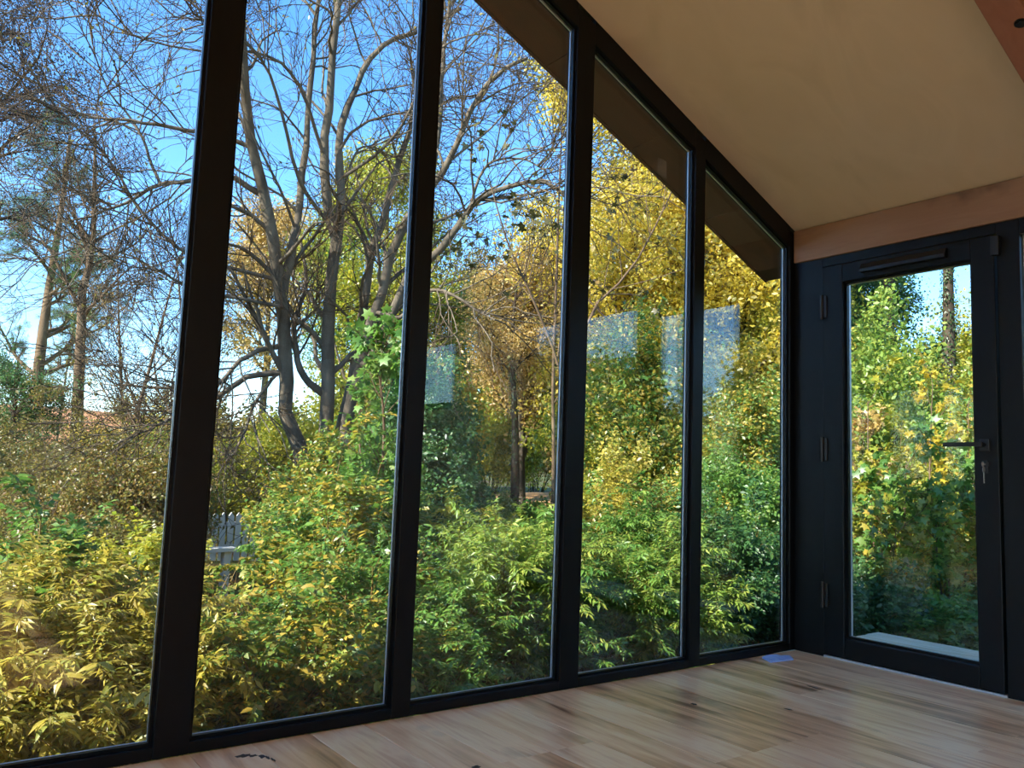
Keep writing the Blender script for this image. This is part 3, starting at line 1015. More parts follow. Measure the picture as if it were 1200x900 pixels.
def shrub(name, label, base, rx, ry, height, nst=12, nlat=8, q=9, size=.07, leaf='green', kind='lance', seed=1, nparts=0, arch=.5, cat='shrub', group=None,
          pair=True, droop=.35, stemm='stem', latlen=.35, r0=.008, up=.25, wob=.12, t0=.2, sub=0):
    rg = R(seed)
    root = plant_root(name, label, cat, base, group)
    k = 8
    a = rg.uniform(0, 2 * np.pi, nst)
    rr_ = np.sqrt(rg.random(nst))
    t = np.linspace(0, 1, k)[None, :, None]
    out = np.stack([np.cos(a) * rx * rr_, np.sin(a) * ry * rr_, np.zeros(nst)], 1)[:, None, :]
    hh = (height * (1 - .35 * rr_ ** 2) * rg.uniform(.75, 1.08, nst))[:, None, None]
    pts = np.array(base)[None, None] + out * (.30 * t + .0) + out * .62 * t ** 2 + np.array([0, 0, 1.]) * hh * (t * (1 + arch * .35) - arch * .35 * t ** 2 * rr_[:, None, None] * 1.2)
    pts = pts + out * .15 + np.cumsum(rg.normal(size=(nst, k, 3)) * .012 * height, axis=1)
    rad = np.full((nst, 1), r0) * rg.uniform(.7, 1.3, (nst, 1)) * np.linspace(1, .35, k)[None]
    for i in range(nst):
        tubes('stem', [(pts[i:i + 1], rad[i:i + 1])], 5, M[stemm], root, False)
    lat = spawn(rg, pts, rad, nlat, t0, 1.0, latlen, 6, (.5, 1.1), up, wob, .6, -.10 * arch, .0018, .4, .2)
    bt = [lat]
    src = lat[0]
    if sub:
        l2_ = spawn(rg, lat[0], lat[1], sub, .2, 1.0, latlen * .6, 4, (.4, 1.0), .05, wob, .6, -.08 * arch, .0012, .5, .3)
        bt.append(l2_)
        src = np.concatenate([lat[0][:, [0, 2, 4, 5]], l2_[0]])
    tubes('twig_mass', bt, 3, M[stemm], root)
    if pair:
        n = len(src)
        tt = np.tile(np.linspace(.18, 1.0, q)[None], (n, 1)) + rg.normal(size=(n, q)) * .02
        tt = np.clip(tt, .05, 1)
        K = src.shape[1]
        fi = tt * (K - 1); i0 = np.clip(fi.astype(int), 0, K - 2); fr = (fi - i0)[..., None]
        ar = np.arange(n)[:, None]
        p = (src[ar, i0] * (1 - fr) + src[ar, i0 + 1] * fr)
        tg = unit(src[ar, i0 + 1] - src[ar, i0])
        side = unit(np.cross(tg, np.array([0, 0, 1.]) + rg.normal(size=(n, 1, 3)) * .25))
        sgn = np.where(np.arange(q) % 2 == 0, 1., -1.)[None, :, None]
        d = tg * .55 + side * sgn * .8
        d[..., 2] -= droop * rg.uniform(.3, 1.6, (n, q))
        d += rg.normal(size=d.shape) * .16
        p = p.reshape(-1, 3); d = d.reshape(-1, 3)
        rt = frames(rg, d, 1.0, .35)
        sc = size * rg.uniform(.6, 1.2, len(p))
    else:
        p, rt, sc = scatter_leaves(rg, src, q, size, droop, noise=.5)
    keep = p[:, 2] > base[2] + .05
    keep &= ~((p[:, 1] < .16) & (p[:, 0] < .2))
    keep &= ~((p[:, 1] < .35) & (p[:, 0] < 1.36) & (p[:, 2] < .12))
    leaves(root, kind, LM[leaf], p[keep], rt[keep], sc[keep], nparts, spray='near', far=np.hypot(base[0] - EYE[0], base[1] - EYE[1]) > 6.3)
    return root

# ------------------------------------------------------------------ the big multi-stemmed tree
def big_tree():
    base = ground_at(372, 600, 9.2)
    root = plant_root('multi_stemmed_tree', 'big bare grey multi-stemmed tree spreading its limbs across the two left panes', 'tree', base)
    rg = R(11)
    b = base
    def L(pts):
        return [P(*q) for q in pts]
    stems = [
        ([b + [-.12, 0, 0]] + L([(366, 600, 9.2), (352, 535, 9.1), (338, 480, 9.0), (334, 430, 9.0), (333, 380, 8.9), (330, 325, 8.8), (315, 240, 8.6), (293, 170, 8.4), (286, 90, 8.2), (283, 0, 8.0), (280, -110, 7.8)]), .115, .035),
        (L([(332, 345, 8.85), (340, 300, 8.8), (348, 258, 8.9), (357, 190, 9.0), (365, 100, 9.1), (371, 20, 9.2), (374, -90, 9.3)]), .062, .02),
        ([b + [.03, .05, 0]] + L([(380, 600, 9.25), (382, 520, 9.2), (383, 445, 9.2), (387, 362, 9.2), (394, 290, 9.1), (383, 242, 9.0), (381, 175, 9.0), (385, 130, 9.0), (391, 50, 8.9), (396, -20, 8.9), (399, -130, 8.8)]), .105, .03),
        (L([(394, 296, 9.1), (400, 220, 9.1), (396, 166, 9.2), (411, 115, 9.4), (430, 76, 9.5), (462, 46, 9.6), (495, 36, 9.7), (540, 10, 9.8)]), .06, .02),
        (L([(380, 462, 9.2), (357, 442, 9.1), (346, 412, 9.1), (346, 372, 9.2), (358, 330, 9.4), (352, 280, 9.5)]), .05, .018),
        ([b + [.16, .1, 0]] + L([(396, 520, 9.4), (404, 480, 9.4), (414, 440, 9.5), (425, 370, 9.5), (435, 300, 9.6), (450, 258, 9.6), (465, 200, 9.7), (480, 152, 9.8), (492, 90, 9.9), (500, 10, 10), (505, -80, 10)]), .075, .022),
        ([b + [.22, .0, 0]] + L([(402, 520, 9.1), (412, 470, 9.0), (424, 422, 9.0), (441, 366, 8.9), (456, 310, 8.9), (480, 250, 8.8), (510, 214, 8.7), (531, 174, 8.6), (555, 120, 8.5), (585, 86, 8.4), (618, 68, 8.3)]), .085, .018),
        (L([(424, 430, 9.0), (444, 408, 8.8), (476, 326, 8.7), (510, 300, 8.6), (548, 252, 8.5), (570, 228, 8.4), (602, 216, 8.3), (640, 214, 8.2), (668, 236, 8.1)]), .06, .015),
        (L([(500, 228, 8.75), (513, 150, 8.8), (520, 60, 8.9), (530, -30, 9)]), .045, .015),
    ]
    limbs = [
        (L([(335, 437, 9.0), (290, 442, 8.8), (256, 465, 8.6), (207, 487, 8.4), (184, 499, 8.2), (133, 522, 8.0)]), .052, .014),
        (L([(333, 405, 9.0), (307, 409, 8.8), (281, 423, 8.6), (259, 449, 8.5), (209, 455, 8.3), (171, 454, 8.2), (138, 451, 8.1)]), .045, .012),
        (L([(293, 172, 8.4), (240, 156, 8.2), (185, 146, 8.0), (140, 140, 7.9), (95, 134, 7.8), (48, 104, 7.6)]), .036, .008),
        (L([(312, 232, 8.6), (265, 206, 8.4), (230, 211, 8.3), (185, 217, 8.2), (150, 238, 8.1), (115, 250, 8.0), (70, 262, 7.8)]), .046, .009),
        (L([(188, 216, 8.2), (176, 190, 8.2), (166, 160, 8.2), (150, 134, 8.2), (128, 108, 8.1), (108, 52, 8.0), (100, -20, 8)]), .024, .006),
        (L([(331, 330, 8.8), (265, 312, 8.5), (210, 292, 8.2), (160, 240, 8.0), (125, 184, 7.9), (70, 130, 7.8), (30, 70, 7.6)]), .032, .007),
        (L([(332, 360, 8.8), (285, 350, 8.5), (235, 340, 8.3), (190, 320, 8.1), (140, 295, 8.0), (80, 290, 7.8)]), .03, .007),
        (L([(386, 262, 9.1), (350, 210, 8.7), (330, 130, 8.3), (305, 70, 8.0), (260, 30, 7.8), (200, 20, 7.5)]), .034, .008),
        (L([(382, 190, 9.0), (355, 110, 8.6), (330, 75, 8.4), (290, 60, 8.2), (230, 60, 8), (150, 40, 7.7), (90, 0, 7.5)]), .03, .007),
        (L([(440, 366, 8.9), (470, 372, 8.6), (500, 340, 8.4), (530, 345, 8.2), (556, 362, 8.1), (580, 375, 8.0)]), .034, .012),
        (L([(548, 252, 8.5), (566, 200, 8.4), (590, 186, 8.3), (618, 188, 8.3), (640, 200, 8.2)]), .024, .009),
        (L([(394, 210, 9.1), (430, 190, 9.0), (462, 160, 8.8), (485, 120, 8.7), (510, 60, 8.6), (560, 40, 8.5), (600, 50, 8.4)]), .03, .008),
        (L([(331, 430, 9.0), (300, 470, 8.8), (285, 510, 8.7), (268, 540, 8.6)]), .03, .012),
        (L([(400, 225, 9.1), (420, 175, 9.4), (450, 178, 9.5), (470, 210, 9.6)]), .022, .008),
    ]
    P0, R0 = [], []
    for nm, grp, nseg in (('stem', stems, 10), ('limb', limbs, 7)):
        for pts, ra, rb in grp:
            l = smooth_line(pts, 16)
            l[1:-1] += rg.normal(size=l[1:-1].shape) * ra * .16
            r = np.linspace(ra, rb, 16) * (.92 if nm == 'stem' else .72)
            if nm == 'stem': r = r * (1 + .05 * rg.normal(size=16))
            tubes(nm, [(l[None], r[None])], nseg, M['bark'], root, False)
            P0.append(l); R0.append(r)
    P0, R0 = np.array(P0), np.array(R0)
    b1 = spawn(rg, P0, R0, 13, .25, .99, 1.5, 8, (.5, 1.1), .12, .2, .42, -.01, .0085, .3, .3)
    tubes('branchlet_mass', [b1], 5, M['bark'], root)
    b2 = spawn(rg, b1[0], b1[1], 6, .15, 1, .75, 6, (.4, 1.0), .12, .24, .5, .01, .0052, .45, .3)
    tubes('twig_mass', [b2], 3, M['twig'], root)
    b3 = spawn(rg, b2[0], b2[1], 5, .2, 1, .36, 4, (.4, 1.0), .1, .2, .5, .02, .003, .6, .3)
    tubes('fine_twig_mass', [b3], 3, M['twig'], root)
    sel = b3[0][rg.random(len(b3[0])) < .09]
    p, rt, sc = scatter_leaves(rg, sel, 2, .05, .5)
    leaves(root, 'ovate', LM['olive'], p, rt, sc)
big_tree()

# ------------------------------------------------------------------ trees on the left
def g1(x, y):
    return np.array([x, y, gzf(x, y) - .03])
def at(px, d, py=560):
    return ground_at(px, py, d)
b = at(-75, 9.0)
tree('dusky_tree', 'dark dusky leafed tree half cut off by the left edge', b, 9.5, .10, cb=.42, spread=1.45, n1=34, n2=8, n3=6, q=3, size=.06, leaf='dusk', kind='diamond', barkm='bark_dark', seed=21, up=-.05, droop=.6, twigm='twig_dark')
b = at(38, 20)
tree('scots_pine', 'pine with layered grey-green boughs beside the bare pale trunk on the left', b, 9.2, .17, cb=.28, spread=1.9, n1=17, n2=7, n3=6, q=10, size=.13, leaf='pine', kind='needle', barkm='bark_brown', seed=22, up=-.05, droop=-.3, jit=.05)
b = at(6, 14)
tree('evergreen_bush_tree', 'low dense dark green evergreen at the far left under the pine', b, 2.9, .07, cb=.12, spread=1.0, n1=18, n2=6, n3=6, q=6, size=.075, leaf='deep', kind='diamond', barkm='bark_dark', seed=23, up=.2)
b = at(85, 15)
ln = [b] + [P(88, 540, 15), P(92, 450, 15), P(95, 390, 15), P(97, 335, 15), P(108, 300, 15), P(110, 240, 15), P(112, 160, 15)]
tree('bare_tree', 'slim bare pale-trunked tree forking high on the left', b, 6, .12, cb=.45, spread=1.8, n1=15, n2=7, n3=6, q=0, barkm='bark_brown', seed=24, line=ln, up=.45, twigr=.005)
for i, (px, d, h, lx, sd, lab) in enumerate([(118, 12, 4.6, .9, 31, 'thin leaning bare sapling right of the pale forked trunk'), (150, 16, 5.2, -.5, 32, 'fine-twigged bare tree between the forked trunk and the thick black mullion'),
                                             (182, 11, 4.3, .5, 33, 'twiggy bare sapling close beside the thick black mullion'), (60, 24, 6.0, .3, 34, 'distant bare tree behind the pine trunk'),
                                             (245, 13, 4.8, -.8, 35, 'bare leaning sapling left of the multi-stemmed tree')]):
    b = at(px, d)
    tree('bare_sapling', lab, b, h, .045, cb=.25, spread=1.4, n1=16, n2=7, n3=5, q=0 if i != 1 else 1, size=.05, leaf='amber', seed=sd, lean=(lx, .1), up=.4, twigr=.0045, group='bare saplings on the left', barkm='bark_brown', twigm='twig_dark')
# hazel and bramble thicket, left middle distance
for i, (px, d, rx, h, lf, sd, lab) in enumerate([
        (-20, 9.5, 1.2, 1.5, 'olive', 41, 'olive thicket shrub cut by the left edge below the dark evergreen'),
        (45, 8.0, .9, .62, 'brown', 42, 'low brown-leaved thicket shrub in front of the sunlit grass'),
        (110, 8.6, 1.0, 1.35, 'olive', 43, 'olive and brown thicket shrub at the foot of the pale forked trunk'),
        (150, 7.6, .6, 1.25, 'brown', 44, 'brown autumn thicket shrub left of the thick black mullion'),
        (195, 9.5, .5, 1.3, 'mixed', 45, 'mixed green and yellow thicket shrub behind the thick black mullion'),
        (140, 12, 1.6, 2.1, 'olive', 46, 'taller olive thicket shrub further back on the left'),
        (185, 13, 1.3, 2.3, 'gold', 47, 'small gold-leaved shrub under the low arching limb on the left'),
        (20, 13, 1.7, 1.8, 'brown', 48, 'further brown thicket shrub under the pine'),
        (90, 6.4, .7, .55, 'olive', 49, 'low dark olive shrub just behind the yellow leafed one')]):
    shrub('thicket_shrub', lab, at(px, d), rx, rx * .8, h, nst=15, nlat=12, q=6, size=.062, leaf=lf, kind='diamond', seed=sd, pair=False, latlen=.5, sub=3, r0=.010, stemm='twig_dark', group='thicket on the left', up=.2, wob=.2)

# ------------------------------------------------------------------ background trees
for i, a in enumerate([
    # px, d, height, r, cb, spread, leaf, size, q, label
    (300, 24, 7.6, .14, .35, 2.2, 'amber', .15, 5, 'far amber tree seen low between thick mullion and multi-stemmed tree'),
    (440, 19, 8.0, .16, .25, 2.2, 'yellowgreen', .14, 6, 'tall yellow-green tree behind the leaning right-hand stems'),
    (395, 27, 8.5, .16, .25, 2.6, 'lime', .16, 5, 'pale lime-green tree far behind the multi-stemmed tree'),
    (500, 22, 5.0, .14, .2, 2.3, 'mixed', .14, 6, 'green and yellow tree just right of the second mullion'),
    (612, 15, 5.0, .12, .26, 1.6, 'amber', .12, 6, 'amber-gold tree standing in the middle pane'),
    (660, 19, 6.6, .15, .2, 2.0, 'gold', .14, 6, 'golden tree behind the third mullion'),
    (560, 30, 7.5, .15, .2, 2.8, 'olive', .18, 5, 'far olive tree closing the middle pane'),
    (735, 12.5, 7.4, .14, .2, 2.2, 'gold', .12, 8, 'tall golden maple filling the upper fourth pane'),
    (770, 17, 8.0, .15, .15, 2.4, 'gold', .14, 7, 'second golden tree behind the fourth mullion'),
    (710, 20, 6.5, .14, .15, 2.6, 'yellowgreen', .15, 6, 'yellow-green tree low in the fourth pane'),
    (850, 11.5, 5.6, .11, .18, 1.8, 'gold', .12, 8, 'bright yellow maple in the narrow pane by the corner'),
    (905, 14, 6.2, .13, .12, 2.1, 'yellowgreen', .13, 7, 'yellow-green tree at the right of the corner pane'),
    (820, 21, 7.2, .14, .12, 2.6, 'amber', .15, 6, 'amber tree far behind the fourth mullion'),
    (960, 17, 6.8, .14, .1, 2.4, 'mixed', .14, 6, 'mixed green tree hidden behind the corner post'),
    (1018, 11.5, 3.0, .1, .1, 1.2, 'lime', .10, 8, 'sunlit bushy green tree at the left of the door glass'),
    (1035, 16, 5.4, .15, .25, 1.3, 'deep', .13, 6, 'dark green tree rising behind the sunlit bushy one in the door'),
    (1100, 20, 3.2, .1, .08, 2.0, 'green', .14, 6, 'low green tree at the foot of the dark ivy trunk'),
    (1165, 16, 3.6, .1, .08, 1.8, 'mixed', .13, 6, 'mixed green tree at the right of the door glass'),
    (1250, 13, 4.2, .12, .1, 2.0, 'yellowgreen', .12, 6, 'yellow-green tree beyond the sidelight'),
    (1340, 18, 5.0, .13, .1, 2.4, 'green', .14, 5, 'green tree further along beyond the sidelight'),
    (-190, 20, 7.0, .14, .2, 2.4, 'olive', .15, 5, 'olive tree out to the left of the big bare tree'),
    ]):
    px, d, h, r, cb, sp, lf, sz, q, lab = a
    tree('background_tree', lab, at(px, d), h, r, cb=cb, spread=sp, n1=22, n2=7, n3=6, q=max(3, q - 1), size=sz, leaf=lf, seed=100 + i, up=.3, group='autumn trees beyond the glass', jit=.10, shape=.6)
for i, (px, d, rx, h, lf, lab) in enumerate([
        (290, 16, 1.8, 1.9, 'olive', 'olive understory bush behind the arching limb'), (345, 13, 1.5, 1.7, 'yellowgreen', 'yellow-green understory bush left of the tree base'),
        (410, 15, 1.8, 2.4, 'yellowgreen', 'yellow-green understory bush right of the tree base'), (462, 12, .8, 2.4, 'mixed', 'mixed understory bush behind the second mullion'),
        (500, 15, .8, 3.0, 'mixed', 'mixed understory bush left of the small lawn'), (492, 10.5, .4, 2.0, 'deep', 'dark green understory bush right of the second mullion'),
        (705, 13, .5, 2.6, 'amber', 'slim amber understory bush right of the third mullion'), (625, 27, 2.6, 4.6, 'amber', 'amber bush far behind the earth bank'), (575, 26, 2.4, 3.6, 'yellowgreen', 'yellow-green bush far behind the small lawn'),
        (738, 11, .9, 2.9, 'yellowgreen', 'yellow-green understory bush low in the fourth pane'), (772, 10, .9, 2.6, 'mixed', 'mixed understory bush left of the fourth mullion'),
        (800, 13, 1.7, 3.4, 'gold', 'gold understory bush behind the fourth mullion'), (860, 10.5, 1.4, 2.4, 'sunny', 'bright yellow understory bush in the corner pane'),
        (910, 12, 1.6, 3.4, 'yellowgreen', 'yellow-green understory bush right in the corner pane'), (1000, 9.5, 1.3, 2.6, 'lime', 'lime green understory bush at the left of the door'),
        (1060, 10.5, 1.3, 2.2, 'mixed', 'mixed understory bush in the middle of the door'), (1120, 9.6, 1.2, 2.0, 'sunny', 'yellow understory bush under the ivy trunk'),
        (1180, 10, 1.5, 2.4, 'yellowgreen', 'yellow-green understory bush behind the frame post'), (1260, 9, 1.5, 2.4, 'mixed', 'mixed understory bush beyond the sidelight')]):
    shrub('understory_bush', lab, at(px, d), rx, rx * .8, h, nst=22, nlat=14, q=8, size=.11 if d < 14 else .14, leaf=lf, kind='diamond', seed=300 + i, pair=False, latlen=.55 + .08 * h, sub=2, r0=.014, stemm='twig_dark', group='understory beyond the glass', up=.25, wob=.2)
for i, (x, y, h, sp, lf, lab) in enumerate([
        (7, -4, 2.5, 1.4, 'mixed', 'mixed tree beside the house past the sidelights'), (9.5, -6.5, 2.9, 1.7, 'yellowgreen', 'yellow-green tree beside the house past the sidelights'),
        (6.5, -8, 2.6, 1.5, 'green', 'green tree nearest the back corner of the house'), (12, -3, 2.9, 1.8, 'gold', 'gold tree beside the house past the sidelights'),
        (13, -9, 3.3, 1.9, 'mixed', 'mixed tree beside the house furthest back'), (8, -12, 3.1, 1.8, 'green', 'green tree behind the house')]):
    tree('side_tree', lab, g1(x, y), h, .13, cb=.08, spread=sp, n1=16, n2=6, n3=5, q=8, size=.19, leaf=lf, seed=350 + i, up=.3, group='trees beside the house', jit=.1)
for i, (x, y, rx, h, lf, lab) in enumerate([  # left-hand ones added out of view to keep bright sky off the door glass
        (-9.5, 3.2, 1.5, 2.7, 'olive', 'olive hedge shrub added left of the house to screen bright sky'), (-12.5, 5.4, 1.8, 3.2, 'mixed', 'mixed hedge shrub added left of the house to screen bright sky'),
        (-11.5, 8.5, 1.8, 3.2, 'brown', 'brown hedge shrub added left of the house to screen bright sky'), (-15.5, 8, 2.0, 3.8, 'olive', 'tall olive hedge shrub added left of the house to screen bright sky'),
        (-15, 3.6, 2.0, 3.6, 'mixed', 'tall mixed hedge shrub added left of the house to screen bright sky'), (4.6, -2.6, 1.3, 2.2, 'green', 'green hedge shrub outside the sidelights'),
        (5.6, -4.6, 1.5, 2.4, 'mixed', 'mixed hedge shrub outside the sidelights'), (4.8, -6.6, 1.5, 2.2, 'deep', 'dark hedge shrub outside the sidelights'), (7.5, -1.4, 1.5, 2.4, 'green', 'green hedge shrub beside the deck')]):
    shrub('hedge_shrub', lab, g1(x, y), rx, rx, h, nst=22, nlat=12, q=7, size=.12, leaf=lf, kind='diamond', seed=400 + i, pair=False, latlen=.7, sub=1, r0=.014, stemm='twig_dark', group='hedge shrubs beside the house', up=.25, wob=.2)
for i, (x, y, h, sp, lf, lab) in enumerate([  # added out of view to block low bright sky from the door reflection
        (-19, 6.5, 8.5, 2.4, 'olive', 'tall olive screening tree added far left, nearest the house'), (-21, 9.5, 9.0, 2.6, 'brown', 'tall brown screening tree added far left'), (-18.5, 11.5, 8.5, 2.4, 'olive', 'tall olive screening tree added far left in front of a brown one'),
        (-22, 13.5, 9.0, 2.6, 'mixed', 'tall mixed screening tree added far left, furthest from the house'), (-25, 8, 9.5, 2.8, 'olive', 'tallest olive screening tree added at the back far left'), (-25, 11.5, 9.0, 2.8, 'brown', 'tall brown screening tree added at the back far left')]):
    tree('sky_screen_tree', lab, g1(x, y), h, .17, cb=.1, spread=sp, n1=30, n2=6, n3=5, q=6, size=.22, leaf=lf, seed=450 + i, up=.25, group='screening trees added far left', jit=.15)
# ivy clad trunks seen through the door
b = at(1114, 12.5)
ln = [b, P(1113, 480, 12.5), P(1112, 400, 12.5), P(1111, 310, 12.5), P(1110, 180, 12.5), P(1110, 20, 12.5)]
tree('ivy_clad_tree', 'tall straight dark trunk wrapped in ivy in the door glass', b, 9, .13, cb=.72, spread=1.5, n1=10, n2=6, n3=5, q=4, size=.09, leaf='green', seed=141, line=ln, ivy=2200, barkm='bark_dark')
b = at(1040, 15)
ln = [b, P(1040, 430, 15), P(1041, 330, 15), P(1043, 200, 15), P(1045, 60, 15)]
tree('ivy_clad_tree', 'shorter looking dark trunk behind the bushy green tree in the door glass', b, 9, .15, cb=.6, spread=1.4, n1=8, n2=6, n3=5, q=4, size=.1, leaf='deep', seed=142, line=ln, ivy=350, barkm='bark_dark')
b = at(893, 12.5)
ln = [b, P(888, 480, 12.5), P(880, 420, 12.5), P(870, 370, 12.5), P(858, 300, 12.5), P(850, 230, 12.5)]
tree('birch', 'thin white birch trunk leaning in the corner pane', b, 6, .055, cb=.5, spread=1.1, n1=9, n2=6, n3=5, q=3, size=.08, leaf='gold', seed=143, line=ln, barkm='bark_pale')
b = at(604, 13)
ln = [b, P(604, 540, 13), P(603, 480, 13), P(600, 400, 13), P(606, 330, 13)]
tree('ivy_clad_tree', 'slender ivy-covered trunk beside the small lawn in the middle pane', b, 4, .08, cb=.6, spread=1.0, n1=8, n2=6, n3=5, q=4, size=.08, leaf='amber', seed=144, line=ln, ivy=700, barkm='bark_dark')

# ------------------------------------------------------------------ near saplings with broad leaves
def sapling(name, label, line, r0, n1, nlen, size, leaf, seed, nparts=0, q=5, cb=.35, kind='maple', group=None, n2=3, droop=.5, up=.3):
    rg = R(seed)
    root = plant_root(name, label, 'sapling', line[0], group)
    l = smooth_line(line, 12)
    r = np.linspace(r0, r0 * .25, 12)
    tubes('trunk', [(l[None], r[None])], 7, M['bark_brown'], root, False)
    b1 = spawn(rg, l[None], r[None], n1, cb, 1, nlen, 7, (.5, 1.0), up, .12, .5, -.01, .003, .3, .4)
    for i in range(n1):
        tubes('branch', [(b1[0][i:i + 1], b1[1][i:i + 1])], 5, M['bark_brown'], root, False)
    b2 = spawn(rg, b1[0], b1[1], n2, .2, 1, nlen * .4, 4, (.4, 1.0), .1, .2, .6, -.05, .002, .5, .3)
    tubes('twig_mass', [b2], 3, M['twig'], root)
    p, rt, sc = scatter_leaves(rg, np.concatenate([b2[0]]), q, size, droop, noise=.55)
    leaves(root, kind, LM[leaf], p, rt, sc, nparts)
    return root
b = at(668, 6.8)
sapling('sycamore_sapling', 'thin sapling with olive leaves darkened as if backlit arching left across the third pane', [b, P(668, 520, 6.8), P(655, 430, 6.8), P(622, 345, 6.7), P(595, 285, 6.6), P(572, 205, 6.5)], .018, 14, .75, .072, 'backlit_olive', 151, 200, q=4)
b = at(676, 7.4)
sapling('sycamore_sapling', 'thin sapling with olive leaves darkened as if backlit leaning right across the fourth pane', [b, P(678, 480, 7.4), P(689, 373, 7.4), P(739, 317, 7.4), P(781, 238, 7.3), P(800, 190, 7.2)], .018, 14, .8, .072, 'backlit_olive', 152, 200, q=4)
b = at(648, 8.0)
sapling('sycamore_sapling', 'straight grey sapling stem right beside the third mullion', [b, P(649, 560, 8), P(648, 450, 8), P(652, 330, 8), P(655, 230, 8), P(660, 120, 8)], .024, 12, .8, .075, 'amber', 153, 80, q=2, kind='ovate')
b = at(446, 5.4)
sapling('broadleaf_sapling', 'tall green sapling with broad leaves right of the multi-stemmed tree', [b, b + [0, 0, .6], P(450, 520, 5.4), P(446, 450, 5.4), P(441, 415, 5.4)], .016, 22, .42, .075, 'green', 154, 260, q=5, cb=.3, n2=4)
b = at(425, 6.2)
sapling('broadleaf_sapling', 'darker green sapling close behind the tall broad-leaved one', [b, b + [0, 0, .6], P(425, 560, 6.2), P(420, 500, 6.2), P(428, 455, 6.2)], .016, 20, .5, .072, 'green', 155, 120, q=5, cb=.25, n2=4)
# young maples beyond the deck
for i, (px, d, top, lf, sz, lab) in enumerate([
        (1025, 6.9, 470, 'yellowgreen', .12, 'young maple with yellow-green leaves behind the left of the door glass'),
        (1062, 6.2, 540, 'green', .13, 'young maple with flat green leaves in the middle of the door glass'),
        (1085, 7.4, 450, 'gold', .12, 'young maple turning gold below the dark ivy trunk'),
        (1105, 6.1, 600, 'lime', .12, 'short young maple with bright green leaves low in the door glass'),
        (1135, 7.2, 470, 'mixed', .13, 'young maple with mixed leaves level with the door handle'),
        (1004, 7.6, 520, 'amber', .11, 'young maple with amber leaves at the left edge of the door glass'),
        (1150, 6.3, 560, 'green', .13, 'young maple with green leaves beside the lock'),
        (1225, 6.8, 430, 'yellowgreen', .12, 'young maple beyond the sidelight'),
        (1042, 5.9, 620, 'mixed', .12, 'low young maple with yellowing leaves beside the deck')]):
    b = at(px, d)
    tp = P(px + (i % 3 - 1) * 8, top, d)
    b[0] = max(b[0], 1.75)
    sapling('young_maple', lab, [b, b * .66 + tp * .34 + [.03, 0, 0], b * .33 + tp * .67 - [.03, 0, 0], tp], .013, 18, .5, sz * .56, lf, 160 + i, 270, q=7, cb=.12, n2=6, group='young maples beyond the deck', up=.35)

